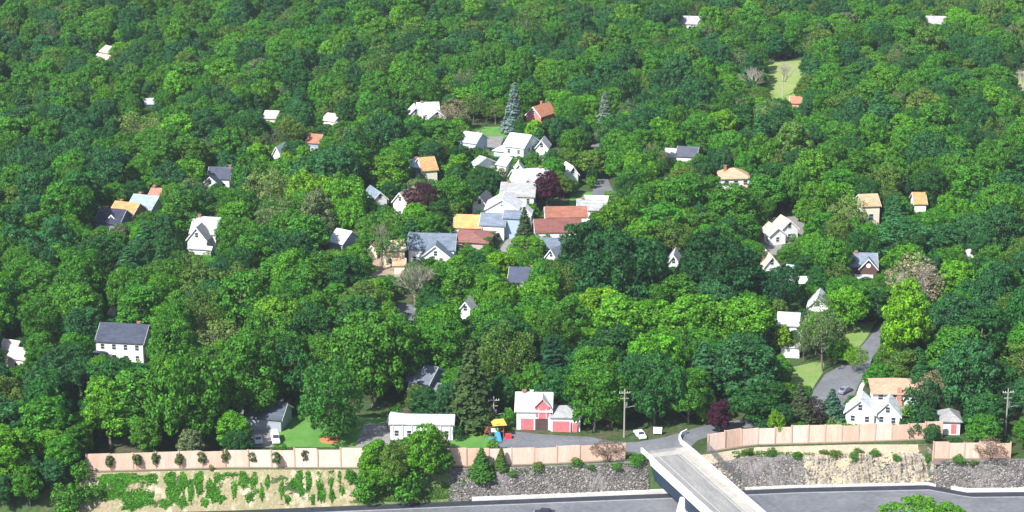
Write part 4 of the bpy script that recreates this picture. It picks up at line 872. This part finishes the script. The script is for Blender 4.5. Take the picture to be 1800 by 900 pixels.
TREES = []; FIRST = {}
def place(kind, x, y, z, cw, H, tint, rz, label, cat='tree', name=None, group=None):
    cme, tme, w0, h0 = PROTO[kind]
    r = thing(name or 'tree', label, cat, (x, y, z), rz, group)
    sxy = cw/w0; ka = random.uniform(.86, 1.12); r.scale = (sxy*ka, sxy/ka, H/h0); r.rotation_euler = (random.uniform(-.06, .06), random.uniform(-.06, .06), rz)
    t = bpy.data.objects.new('trunk', tme); link(t, r); c = bpy.data.objects.new('crown' if not kind.startswith('bare') else 'branches', cme); link(c, r)
    c['tint'] = [float(q) for q in tint]
    if kind not in FIRST: FIRST[kind] = (c, t)
    return r
PAL = dict(bright=(.092, .262, .014), mid=(.058, .195, .016), dark=(.028, .116, .022), blue=(.032, .128, .034), olive=(.095, .178, .026), tan=(.25, .215, .12), lime=(.14, .31, .012), purple=(.055, .014, .028), pale=(.16, .25, .055), grey=(.115, .175, .065))
def jit(c, s=.12): k = random.uniform(1-s, 1+s); return tuple(max(.003, q*k*random.uniform(1-s*.6, 1+s*.6)) for q in c)
occ = []      # placed trees x, y, r
def hero(u, vb, wpx, hpx, kind, col, label, cat='tree', name='tree', z=None, rz=None, group=None):
    P = at(u, vb, 0 if z is None else z)
    if z is None and P.y < Yb(P.x)-1.2:      # on the bank
        P = onground(u, vb)
    s = F/proj(P)[2]; th = math.atan2(CH-P.z, P.y)
    H = (hpx)/(s*math.cos(th)); cw = wpx/s
    place(kind, P.x, P.y, P.z, cw, H, jit(PAL[col] if isinstance(col, str) else col, .05), random.uniform(0, 6.28) if rz is None else rz, label, cat, name, group)
    occ.append((P.x, P.y, cw/2))
    if hpx > 40: clear([(u-wpx*.3, vb-hpx*.97), (u+wpx*.3, vb-hpx*.97), (u+wpx*.3, vb-hpx*.5), (u-wpx*.3, vb-hpx*.5)], P.y-1)
    return P
BT = 'broadleaf_tree'; CT = 'conifer_tree'; HG = 'broadleaf trees of the wood'
hero(580, 774, 114, 140, 'egg', (.045, .165, .020), 'big solid dome-shaped green tree on lawn with orange mulch ring', name=BT)
hero(335, 786, 140, 158, 'wide1', 'mid', 'broad spreading mid green tree behind left barrier, pale trunk showing', name=BT)
hero(250, 786, 95, 135, 'tall1', 'mid', 'tall mid green tree with pale trunk behind left barrier', name=BT)
hero(195, 790, 72, 125, 'tall2', 'bright', 'bright green tree just behind the left end of barrier', name=BT)
hero(430, 740, 120, 150, 'dome1', 'mid', 'large green tree behind the shaded garage', name=BT)
hero(510, 715, 90, 118, 'dome2', 'dark', 'dark green tree behind left of the dome tree', name=BT)
hero(655, 716, 130, 156, 'wide2', (.06, .18, .015), 'huge broad green tree right behind the dome tree', name=BT)
hero(700, 690, 110, 130, 'dome1', 'mid', 'green tree above the ranch house left of shaded grey house', name=BT)
hero(828, 748, 104, 158, 'fir', (.045, .085, .022), 'large olive dark conifer behind play set and right of ranch', name=CT)
hero(895, 690, 100, 120, 'loose1', 'olive', 'loose olive green tree behind the barn garage', name=BT)
hero(975, 688, 90, 100, 'spruce2', (.018, .075, .032), 'dark blue-green conifer right behind the barn garage roof', name=CT)
hero(1045, 757, 95, 118, 'dome2', 'mid', 'mid green tree right of the barn garage beside the pole', name=BT)
hero(1075, 752, 60, 90, 'fine1', 'bright', 'bright green tree directly behind the tall utility pole', name=BT)
hero(1150, 748, 105, 120, 'wide1', 'dark', 'dark green tree behind the white cabinet by the road', name=BT)
hero(1210, 745, 80, 95, 'dome1', 'mid', 'green tree left of the small purple tree', name=BT)
hero(1265, 762, 40, 56, 'tall1', 'purple', 'small purple plum tree at left end of right barrier', name='plum_tree')
hero(1240, 742, 34, 34, 'shrub1', 'lime', 'lime yellow bush left of the small purple tree', 'bush', 'bush')
hero(1335, 747, 88, 75, 'dome2', 'dark', 'low rounded dark green tree behind left part of right barrier', name=BT)
hero(1372, 720, 48, 48, 'loose1', 'lime', 'lime yellow tree above the low rounded tree behind barrier', name=BT)
hero(1408, 747, 56, 80, 'spruce2', (.05, .075, .03), 'olive pointed conifer behind the right barrier by the street', name=CT)
hero(1428, 745, 50, 44, 'shrub2', (.05, .045, .03), 'brownish shrub at foot of olive conifer behind barrier', 'shrub', 'shrub')
hero(1462, 742, 56, 62, 'spruce2', (.05, .12, .07), 'blue-green young conifer left of the white gable-fronted house', name=CT)
hero(1445, 652, 72, 128, 'loose2', 'grey', 'grey-green open crowned tree with pale trunk by the street', name='grey_tree')
hero(1412, 636, 34, 62, 'loose1', 'grey', 'grey-green leafy tree below the pale screened house', name='grey_tree')
hero(1590, 655, 74, 158, 'tall2', (.13, .31, .012), 'bright lime green tree right of the street', name=BT)
hero(1500, 655, 40, 50, 'loose1', 'lime', 'small lime green tree over the street', name=BT)
hero(1617, 742, 60, 72, 'shrub1', (.03, .11, .03), 'dense dark green tree in front of the stucco house end', name='evergreen_bush')
hero(1590, 742, 40, 30, 'shrub2', 'bright', 'bright green bush left of the dark one by stucco house', 'bush', 'bush')
hero(1525, 742, 16, 34, 'spruce1', (.03, .06, .05), 'slim dark conifer in front of the white gable house', name=CT)
hero(1635, 730, 50, 75, 'loose2', 'tan', 'tan twiggy tree right of the tan hipped roof', name='grey_tree')
hero(1610, 555, 92, 102, 'bare2', 'tan', 'pale leafless tree in front of the right hand wood', name='bare_tree')
hero(1605, 552, 100, 98, 'loose2', (.27, .24, .14), 'hazy tan budding tree around the pale leafless tree', name='grey_tree')
hero(1375, 170, 56, 75, 'bare1', 'tan', 'silver leafless tree standing on the upper meadow', name='bare_tree')
hero(1325, 172, 52, 62, 'bare2', 'tan', 'silver leafless tree left of the upper meadow', name='bare_tree')
hero(1797, 172, 40, 62, 'bare1', 'tan', 'leafless tree at right edge by the far meadow', name='bare_tree')
hero(800, 232, 56, 58, 'loose2', 'tan', 'hazy tan tree right of the large white house', name='grey_tree')
hero(798, 232, 50, 52, 'bare2', 'tan', 'leafless branches inside hazy tan tree by large white house', name='bare_tree')
hero(899, 233, 38, 92, 'spruce1', (.13, .20, .17), 'tall blue-grey spruce left of the red barn-like house', name=CT)
hero(1060, 235, 36, 78, 'spruce1', (.13, .20, .14), 'blue-grey spruce right of the red barn-like house', name=CT)
hero(741, 388, 60, 68, 'fine1', 'purple', 'dark purple copper beech left of round green village tree', name='copper_beech')
hero(962, 370, 50, 66, 'tall2', 'purple', 'dark purple tree right of the grey roofed village building', name='copper_beech')
hero(794, 388, 74, 80, 'dome2', 'mid', 'large round green tree beside the purple beech', name=BT)
hero(671, 474, 82, 112, 'loose1', 'mid', 'open green tree with pale trunk left of blue-grey roofed house', name=BT)
hero(671, 476, 50, 100, 'bare1', 'tan', 'pale bare limbs in front of the pale yellow house', name='bare_tree')
hero(923, 426, 42, 66, 'spruce2', (.05, .085, .03), 'olive conifer left of the long red roof', name=CT)
hero(925, 462, 66, 44, 'dome1', 'bright', 'bright green round tree in front of the low blue roof', name=BT)
hero(732, 402, 26, 22, 'shrub1', 'bright', 'small round bright green bush below the purple beech', 'bush', 'bush')
hero(730, 545, 78, 98, 'bare2', 'tan', 'leafless tree below the blue-grey roofed house', name='bare_tree')
hero(728, 540, 60, 76, 'loose2', 'grey', 'grey-green budding tree below the blue-grey roofed house', name='grey_tree')
hero(1090, 560, 165, 150, 'wide1', (.018, .088, .020), 'huge dark green tree right of the village', name=BT)
hero(1030, 520, 100, 130, 'dome1', (.022, .085, .02), 'large dark green tree right below the long red roof', name=BT)
hero(1260, 555, 130, 145, 'dome2', (.016, .075, .018), 'huge dark green tree left of the white cottage', name=BT)
hero(1370, 560, 75, 95, 'fine1', (.02, .09, .03), 'dark green rounded tree right of the huge dark one', name=BT)
hero(1205, 400, 95, 90, 'wide2', 'mid', 'large mid green tree above the small white gable', name=BT)
hero(1280, 420, 80, 95, 'tall2', 'mid', 'green tree below the house with pale orange roof', name=BT)
hero(1100, 620, 130, 95, 'wide2', 'bright', 'long bright green tree crown behind the dark roadside wood, left', name=BT)
hero(1200, 618, 130, 95, 'wide1', 'bright', 'bright green spreading tree in middle of bright row', name=BT)
hero(1300, 625, 120, 98, 'wide2', 'bright', 'bright green spreading tree at right of bright row', name=BT)
hero(380, 630, 90, 66, 'loose1', 'pale', 'pale yellow-green tree right of the white colonial house', name=BT)
hero(240, 260, 90, 60, 'loose1', 'pale', 'pale olive tree in the left upper wood', name=BT)
hero(470, 380, 80, 85, 'loose1', 'pale', 'pale green tree right of the navy roofed house', name=BT)
hero(1490, 420, 70, 75, 'loose1', 'pale', 'hazy pale green tree left of the tall cream house', name=BT)
hero(772, 268, 74, 54, 'dome1', 'mid', 'round green tree under the large white house', name=BT)
# bush mass on the bank, evergreens by the barrier
for k, (u, v, wp, hp, kd, cl, lb) in enumerate((
    (668, 862, 74, 82, 'dome1', 'bright', 'left bright green tree of the clump on the bank'),
    (700, 852, 75, 74, 'dome1', 'olive', 'olive tree of the clump behind, under the ranch house'),
    (745, 862, 60, 112, 'tall2', 'bright', 'tallest bright green tree of the clump on the bank'),
    (772, 842, 48, 54, 'tall2', 'mid', 'right hand green tree of the clump on the bank'),
    (715, 880, 70, 56, 'shrub1', 'mid', 'low green bush at the front foot of the bank clump'),
    (648, 878, 52, 40, 'shrub2', 'mid', 'low green bush at left foot of the bank clump'))):
    hero(u, v, wp, hp, kd, cl, lb, 'tree' if kd[0] != 's' else 'bush', BT if kd[0] != 's' else 'bush', group='trees and bushes clumped on the bank')
hero(846, 836, 48, 50, 'spruce2', (.045, .14, .02), 'bright green bushy evergreen before the middle barrier, left one', 'evergreen', 'evergreen_bush')
hero(880, 822, 26, 38, 'spruce2', (.06, .13, .02), 'smaller green evergreen before the middle barrier, right one', 'evergreen', 'evergreen_bush')
hero(805, 774, 21, 24, 'shrub1', (.03, .11, .02), 'clipped round green bush at right end of ranch house', 'bush', 'round_bush')
hero(772, 776, 12, 12, 'shrub2', 'lime', 'small yellow-green bush before right half of ranch house', 'bush', 'bush')
hero(1068, 811, 52, 38, 'loose2', (.17, .12, .08), 'brown twiggy shrub covering right end of middle barrier', 'shrub', 'shrub')
hero(1740, 811, 52, 38, 'loose2', (.17, .12, .08), 'brown twiggy shrub over the lower right barrier section', 'shrub', 'shrub')
hero(1605, 960, 112, 84, 'fine1', 'bright', 'bright green bush at the very bottom right edge', 'bush', 'bush', z=HZ)
hero(1665, 945, 64, 58, 'dome1', 'bright', 'smaller green bush right of the bottom edge bush', 'bush', 'bush', z=HZ)
SAPW = ['leftmost', 'second', 'third', 'fourth', 'fifth', 'sixth', 'seventh', 'eighth', 'rightmost']
for k, (u, v) in enumerate(((195, 827), (241, 827), (274, 824), (315, 824), (354, 822), (398, 821), (443, 821), (487, 824), (538, 821))):
    hero(u, v, 14, 26+k % 3*2, 'sapling', jit((.08, .13, .04), .15), '%s of the nine young trees planted before left barrier' % SAPW[k], 'sapling', 'sapling', group='young trees planted in front of the left barrier')
bs = [(140, 850, 40, 34, 'big green bush at left end of the dry bank'), (158, 884, 44, 30, 'green bush at lower left corner of the dry bank'), (120, 905, 60, 50, 'large green bush low at the left, beside the bank'), (618, 850, 18, 26, 'dark bush on the dry bank left of the green clump'), (372, 828, 10, 10, 'tiny green bush on top of the dry bank'), (1355, 803, 16, 15, 'dark green bush below barrier, left of the grey stones top'), (1312, 800, 16, 12, 'low green bush at top of stones near bridge'), (1400, 806, 20, 10, 'flat green bush at top of right stones'), (1448, 800, 16, 10, 'small green bush at left edge of the cream rock'),
      (1468, 806, 24, 13, 'green bush on the cream rock, left of the pair'), (1500, 812, 20, 13, 'green bush lower on the cream rock'), (1508, 800, 18, 11, 'small green tuft above the bush on cream rock'), (1538, 803, 20, 12, 'green bush at the right end of cream rock'), (1576, 812, 16, 13, 'dark bush where cream rock turns grey'),
      (1633, 812, 16, 14, 'small bush left of the lower right barrier section'), (1685, 816, 24, 14, 'green bush below the lower right barrier section'), (1710, 820, 16, 10, 'tiny green bush right below the lower right barrier'),
      (1014, 822, 22, 15, 'bright green bush below the middle barrier'), (1038, 828, 16, 10, 'small green bush right of the bright one below barrier'), (945, 826, 22, 12, 'flat green bush below the middle barrier, left'), (900, 838, 20, 8, 'low green tuft on stones under the evergreens'), (1120, 822, 26, 22, 'olive green bush against bridge wing wall'), (1085, 826, 24, 10, 'low olive bush left of the bridge wing wall')]
for (u, v, wp, hp, lb) in bs: hero(u, v, wp, hp, 'shrub1' if wp > 18 else 'shrub2', random.choice(['mid', 'mid', 'olive']), lb, 'bush', 'bush', group='bushes on the stony banks')

# ------------------------------------------------------------ the wood: fill by dart throwing
def pip(x, y, P):
    c = False; n = len(P); j = n-1
    for i in range(n):
        if (P[i][1] > y) != (P[j][1] > y) and x < (P[j][0]-P[i][0])*(y-P[i][1])/(P[j][1]-P[i][1])+P[i][0]: c = not c
        j = i
    return c
toS = -LD
def fits(x, y, z, cw, H):
    u, v, dep = proj((x, y, z+H*.58)); s = F/dep
    eu, ev = cw*.5*s*.95, (H*.42*CP+cw*.5*SP*.5)*s*.95
    for poly, py, (a, b, c, d), pts in CLEAR:
        if y > py or u+eu < a or u-eu > c or v+ev < b or v-ev > d: continue
        for k in range(12):
            t = k*math.pi/6
            if pip(u+eu*math.cos(t), v+ev*math.sin(t), poly): return False
        if pip(u, v, poly): return False
        for p in pts:
            if ((p[0]-u)/eu)**2+((p[1]-v)/ev)**2 < 1: return False
    C = Vector((x, y, z+H*.6))
    for h in HOUSES:
        hc = h['c']
        if abs(hc.x-x) > 30 or abs(hc.y-y) > 30: continue
        if math.hypot(hc.x-x, hc.y-y) < h['rad']*.62+cw*.30: return False
        if h['shady']: continue
        for q in ((0, 0), (-h['w']*.3, -h['d']*.3), (h['w']*.3, -h['d']*.3)):
            p = Vector((hc.x+q[0], hc.y+q[1], h['h']+h['rise']*.4)); w_ = C-p; t = w_.dot(toS)
            if t > 0 and (w_-toS*t).length < cw*.42: return False
    return True
cell = {}
def near(x, y, r, k=.80):
    cx, cy = int(x//8), int(y//8)
    for i in range(cx-2, cx+3):
        for j in range(cy-2, cy+3):
            for (a, b, c) in cell.get((i, j), ()):
                if (a-x)**2+(b-y)**2 < (k*(r+c))**2: return True
    return False
def addc(x, y, r): cell.setdefault((int(x//8), int(y//8)), []).append((x, y, r))
for o in occ: addc(*o)
fill = []
rg = random.Random(5)
def shade_for(x, y, u, v):
    n = math.sin(x*.043+1.3)*math.cos(y*.031+.4)+.6*math.sin(x*.11+y*.07)
    r = rg.random()+n*.10
    far = (v < 230); side = (u < 170 or u > 1600)
    if far: opts = [(.12, 'dark'), (.34, 'blue'), (.76, 'mid'), (.86, 'olive'), (.89, 'grey'), (9, 'bright')]
    elif side: opts = [(.12, 'dark'), (.42, 'blue'), (.86, 'mid'), (.91, 'olive'), (.93, 'grey'), (9, 'bright')]
    else: opts = [(.22, 'dark'), (.30, 'blue'), (.70, 'mid'), (.78, 'olive'), (.81, 'grey'), (.985, 'bright'), (9, 'lime')]
    for t, k in opts:
        if r < t: return k
    return 'mid'
def try_tree(x, y, H, cw, mn, kk=.80, kinds=None):
    z = gz(x, y); u, v, dep = proj((x, y, z+H/2))
    if u < -130 or u > 1930: return
    if y < Yb(x)+(max(2, cw*.55) if u > 150 else 2):
        if not (u < 150 and y > Ye(x)+1.5): return
    if any(pip(x, y, P) for P in NOGO): return
    if x > A0.x-4 and x < A0.x+20 and y < A0.y+3: return
    if near(x, y, cw/2, kk): return
    while not fits(x, y, z, cw, H):
        H *= .85; cw *= .87
        if H < mn: return
    c = shade_for(x, y, u, v)
    kd = rg.choice(['dome1', 'dome2', 'wide1', 'wide2', 'tall1', 'tall2', 'fine1', 'dome1', 'wide2']) if kinds is None else rg.choice(kinds)
    if kinds is None and c in ('grey', 'olive', 'pale') and rg.random() < .6: kd = rg.choice(['loose1', 'loose2'])
    if kinds is None and cw < 7.5 and H/cw > 1.2: kd = rg.choice(['tall1', 'tall2'])
    if kinds is None and H < 5.5: kd = rg.choice(['shrub1', 'shrub2', 'fine1'])
    if rg.random() < .035 and kinds is None and H > 8: kd = rg.choice(['spruce1', 'fir', 'spruce2']); c = 'blue'
    fill.append([x, y, z, cw, H, kd, c, rg.random()*6.28]); addc(x, y, cw/2)
for (n, s0, s1) in ((5200, 10.5, 14.5), (7000, 8, 11.5), (9000, 6, 8.5), (9000, 4, 6)):
    for _ in range(n):
        y = 436+rg.random()**.85*640; hw = 260/460*y*.46+25; x = rg.uniform(-hw, hw); cw = rg.uniform(s0, s1)
        if y > 760: cw *= rg.uniform(.75, .95)
        try_tree(x, y, cw*rg.uniform(.8, 1.2)+2.4, cw, 3.2, .72 if s0 > 6 else .70)
for _ in range(2500):
    u = rg.uniform(-120, 152); v = rg.uniform(760, 960); p = onground(u, v) if v > 820 else at(u, v); cw = rg.uniform(5, 10); try_tree(p.x, p.y, cw*1.1+1.5, cw, 2.6, .68)
# low edge bushes along the backs of barriers and lawns
for _ in range(1500):
    u = rg.uniform(0, 1800); v = rg.uniform(700, 790); p = at(u, v); try_tree(p.x, p.y, rg.uniform(2.5, 4), rg.uniform(3, 4.5), 2, .8, ['shrub1', 'shrub2'])
def px_w(t): return t[3]*F/proj((t[0], t[1], t[2]))[2]
print('fill trees', len(fill))
KINDWORD = {'spruce1': 'spruce', 'spruce2': 'spruce', 'fir': 'fir tree', 'shrub1': 'bush', 'shrub2': 'bush'}
SHW = dict(bright='bright green', mid='mid green', dark='dark green', blue='blue-green', olive='olive green', grey='grey-green', lime='lime green', pale='pale green', tan='tan')
vis_t = [t for t in fill if -20 < proj((t[0], t[1], t[2]+t[4]*.8))[0] < 1820 and proj((t[0], t[1], t[2]+t[4]))[1] < 905]
def iskind(t): return 'bush' if t[5].startswith('shrub') else 'conifer' if t[5] in ('spruce1', 'spruce2', 'fir') else 'broad'
ind = []
nb = sum(1 for o in bpy.data.objects if o.parent is None and o.name.split('.')[0] in (BT, 'grey_tree', 'copper_beech', 'bare_tree', 'plum_tree'))
for k, cap in (('broad', 299-nb), ('bush', 220), ('conifer', 200)):
    c_ = sorted([t for t in vis_t if iskind(t) == k], key=lambda t: -px_w(t)*t[4]**.5); ind += c_[:cap]; print(k, len(c_))
ids = set(id(t) for t in ind); rest = [t for t in fill if id(t) not in ids]
ORD = ['nearest', 'second', 'third', 'fourth', 'fifth', 'sixth', 'seventh', 'eighth', 'ninth', 'tenth', 'eleventh', 'twelfth', 'thirteenth', 'fourteenth', 'fifteenth', 'sixteenth', 'seventeenth', 'eighteenth', 'nineteenth', 'twentieth', 'twenty-first', 'twenty-second', 'twenty-third', 'twenty-fourth', 'twenty-fifth', 'twenty-sixth', 'twenty-seventh', 'twenty-eighth', 'twenty-ninth', 'thirtieth']
LM = [(h['u'], h['v'], h['lm']) for h in HOUSES if h['lm'].startswith('the ')]
LM += [(580, 700, 'the big dome tree'), (1180, 830, 'the overpass'), (1097, 715, 'the tall utility pole'), (1480, 650, 'the grey street'), (250, 815, 'the left barrier end'), (1767, 715, 'the right utility pole'), (1600, 500, 'the pale leafless tree'), (1375, 145, 'the upper meadow')]
LMC = [0]*len(LM)
keyed = {}
# spread over landmarks: each takes its closest trees
for t in ind:
    u, v, _ = proj((t[0], t[1], t[2]+t[4]*.6)); ds = sorted((math.hypot(u-a, (v-b)), i) for i, (a, b, _l) in enumerate(LM)); d, i = ds[0]
    a, b, l = LM[i]; dx, dy = u-a, v-b
    rel = ('left of' if dx < 0 else 'right of') if abs(dx) > abs(dy) else ('above' if dy < 0 else 'below')
    wd = KINDWORD.get(t[5], 'tree'); sh = SHW[t[6]]
    keyed.setdefault((wd, sh, rel, l), []).append((d, t))
for (wd, sh, rel, l), L_ in keyed.items():
    L_.sort(key=lambda q: q[0])
    for k, (d, t) in enumerate(L_):
        lab = '%s %s %s %s' % (sh, wd, rel, l) if len(L_) == 1 else '%s %s %s %s %s' % (ORD[min(k, 29)], sh, wd, rel, l)
        if len(L_) > 1: lab = ('%s %s %s, %s out' % (sh, wd, rel+' '+l, ORD[k])) if k else ('%s %s nearest %s %s' % (sh, wd, rel, l))
        nm = {'spruce': 'spruce_tree', 'fir tree': 'fir_tree', 'bush': 'bush'}.get(wd, BT)
        place(t[5], t[0], t[1], t[2], t[3], t[4], jit(PAL[t[6]], .15), t[7], lab, 'bush' if wd == 'bush' else 'tree', nm, {'broadleaf_tree': HG, 'bush': 'bushes among the trees'}.get(nm, 'conifers of the wood'))
# the rest of the wood as one object
kinds = sorted(k for k in FIRST if k in ('dome1', 'dome2', 'wide1', 'wide2', 'tall1', 'tall2', 'loose1', 'loose2', 'fine1', 'shrub1', 'shrub2', 'spruce1', 'spruce2', 'fir'))
rest = [t for t in rest if t[5] in kinds]
# beyond the frame, so that the wood goes on when seen from the side
for _ in range(900):
    y = rg.uniform(470, 1500); x = rg.choice([-1, 1])*rg.uniform(.27*y+8, .27*y+90) if rg.random() < .6 else rg.uniform(-400, 400)
    if abs(x) < .26*y+8 and y < 1085: continue
    if y < Yb(x)+3: continue
    rest.append([x, y, gz(x, y), rg.uniform(9, 13), rg.uniform(10, 14), rg.choice(['dome1', 'wide1', 'tall1', 'dome2']), rg.choice(['mid', 'dark', 'blue']), rg.random()*6])
me = bpy.data.meshes.new('far_wood'); me.vertices.add(len(rest)); me.vertices.foreach_set('co', np.array([t[:3] for t in rest], dtype=np.float32).ravel())
a = me.attributes.new('tint', 'FLOAT_VECTOR', 'POINT'); a.data.foreach_set('vector', np.array([jit(PAL[t[6]], .15) for t in rest], dtype=np.float32).ravel())
a = me.attributes.new('scl', 'FLOAT_VECTOR', 'POINT'); a.data.foreach_set('vector', np.array([(t[3]/PROTO[t[5]][2]*rg.uniform(.82, 1.15), t[3]/PROTO[t[5]][2]*rg.uniform(.82, 1.15), t[4]/PROTO[t[5]][3]*rg.uniform(.85, 1.15)) for t in rest], dtype=np.float32).ravel())
a = me.attributes.new('spin', 'FLOAT_VECTOR', 'POINT'); a.data.foreach_set('vector', np.array([(rg.uniform(-.1, .1), rg.uniform(-.1, .1), t[7]) for t in rest], dtype=np.float32).ravel())
a = me.attributes.new('pick', 'INT', 'POINT'); a.data.foreach_set('value', np.array([kinds.index(t[5]) for t in rest], dtype=np.int32))
fw = link(bpy.data.objects.new('far_wood', me)); tag(fw, 'dense green wood filling the distance beyond the nearer trees', 'wood', kind='stuff')
ng = bpy.data.node_groups.new('wood', 'GeometryNodeTree'); ng.interface.new_socket('Geometry', in_out='INPUT', socket_type='NodeSocketGeometry'); ng.interface.new_socket('Geometry', in_out='OUTPUT', socket_type='NodeSocketGeometry')
N = ng.nodes; Lk = ng.links; gi = N.new('NodeGroupInput'); go = N.new('NodeGroupOutput'); iop = N.new('GeometryNodeInstanceOnPoints'); jn = N.new('GeometryNodeJoinGeometry')
for k in reversed(kinds):     # the last link comes first in a join
    c_, t_2 = FIRST[k]; j2 = N.new('GeometryNodeJoinGeometry'); g2 = N.new('GeometryNodeGeometryToInstance')
    for ob in (c_, t_2):
        oi = N.new('GeometryNodeObjectInfo'); oi.inputs['Object'].default_value = ob; oi.transform_space = 'ORIGINAL'; Lk.new(oi.outputs['Geometry'], j2.inputs[0])
    Lk.new(j2.outputs[0], g2.inputs[0]); Lk.new(g2.outputs[0], jn.inputs[0])
def attr(nm, ty):
    q = N.new('GeometryNodeInputNamedAttribute'); q.data_type = ty; q.inputs[0].default_value = nm; return q.outputs[0]
Lk.new(gi.outputs[0], iop.inputs['Points']); Lk.new(jn.outputs[0], iop.inputs['Instance']); iop.inputs['Pick Instance'].default_value = True
Lk.new(attr('pick', 'INT'), iop.inputs['Instance Index']); Lk.new(attr('scl', 'FLOAT_VECTOR'), iop.inputs['Scale'])
er = N.new('FunctionNodeEulerToRotation'); Lk.new(attr('spin', 'FLOAT_VECTOR'), er.inputs[0]); Lk.new(er.outputs[0], iop.inputs['Rotation']); Lk.new(iop.outputs[0], go.inputs[0])
md = fw.modifiers.new('wood', 'NODES'); md.node_group = ng
print('individual', len(ind), 'rest', len(rest))

# ------------------------------------------------------------ ground cover on the banks (stuff)
def cover(name, patches, base, label, dens=16, leaf=.28, h=.45, seed=1):
    rng = np.random.RandomState(seed); Ps = []
    for (u, v, ru, rv) in patches:
        n = int(ru*rv*.12*dens*2.2)
        for _ in range(n):
            a = rng.rand()*6.28; q = rng.rand()**.6; uu, vv = u+math.cos(a)*q*ru*(1+.3*math.sin(3*a+u)), v+math.sin(a)*q*rv*(1+.25*math.cos(4*a+u))
            w_ = onground(uu, vv)
            if w_.y < Ye(w_.x)+.3 or w_.y > Yb(w_.x)-1.5: continue
            Ps.append((w_.x, w_.y, gz(w_.x, w_.y)+.05+rng.rand()*h*(1-q*.6)))
    P = np.array(Ps); Nn = rng.normal(size=P.shape)*.55+np.array([0, -.3, 1]); q, f = leaf_quads(P, Nn, leaf, rng)
    o = mesh_np(name, q, f, leafmat('cover_'+str(seed), False, base, .15)); return tag(o, label, 'ground cover', kind='stuff')
GP = [(192, 872, 16, 12), (335, 868, 5, 20), (360, 885, 8, 8), (412, 862, 5, 18), (460, 868, 4, 14), (495, 862, 4, 16), (505, 880, 5, 8), (550, 880, 4, 10), (290, 888, 10, 8), (205, 845, 26, 12), (240, 850, 30, 14), (215, 868, 20, 14), (250, 878, 26, 14), (228, 890, 18, 10), (262, 845, 16, 10), (300, 845, 10, 16), (305, 872, 12, 18), (322, 850, 6, 22), (320, 885, 10, 10), (350, 850, 8, 22), (372, 865, 12, 18), (385, 845, 12, 12), (385, 878, 10, 8), (428, 845, 10, 16), (445, 855, 10, 20), (438, 875, 8, 10),
      (526, 845, 6, 20), (530, 868, 5, 12), (542, 850, 5, 26), (562, 858, 6, 28), (568, 872, 5, 12), (582, 848, 5, 24), (584, 872, 5, 12), (597, 848, 5, 16), (602, 862, 4, 10), (616, 838, 10, 14), (515, 852, 8, 8), (405, 838, 12, 6), (470, 850, 4, 12), (180, 860, 6, 20)]
cover('ground_cover', GP, (.065, .21, .018), 'rows of bright green creeping plants on the dry bank', dens=26, leaf=.34)
cover('grass_tufts', [(660, 880, 40, 12), (700, 885, 40, 10), (745, 878, 45, 12), (780, 865, 25, 14), (770, 880, 20, 8), (640, 870, 20, 14), (720, 868, 60, 10), (1000, 822, 60, 6), (920, 832, 60, 6), (1080, 818, 40, 7), (1340, 800, 60, 6), (1420, 803, 30, 5), (1490, 806, 50, 5), (840, 842, 18, 8), (810, 850, 12, 10), (1700, 815, 50, 6)], (.07, .15, .025), 'patchy green grass tufts on the banks below the barriers', dens=11, seed=2)

# ------------------------------------------------------------ air
HAZE = 0.00007
if HAZE:
    hb = MB().box(-1250, 1250, -60, 4190, -12, 560).build('haze', None) if False else None
    me = bpy.data.meshes.new('haze'); bm = bmesh.new(); bmesh.ops.create_cube(bm, size=1)
    for v in bm.verts: v.co = Vector((v.co.x*9000, v.co.y*4700+2060, v.co.z*(480)+227))
    bm.to_mesh(me); bm.free(); hz = link(bpy.data.objects.new('haze', me)); tag(hz, kind='stuff', label='thin bluish summer haze over the distant wood', cat='haze')
    hm = bpy.data.materials.new('haze'); hm.use_nodes = True; t = hm.node_tree; t.nodes.clear(); o_ = t.nodes.new('ShaderNodeOutputMaterial'); pv = t.nodes.new('ShaderNodeVolumePrincipled')
    pv.inputs['Color'].default_value = (.80, .88, 1, 1); pv.inputs['Density'].default_value = HAZE; pv.inputs['Anisotropy'].default_value = .2
    t.links.new(pv.outputs[0], o_.inputs['Volume']); me.materials.append(hm)
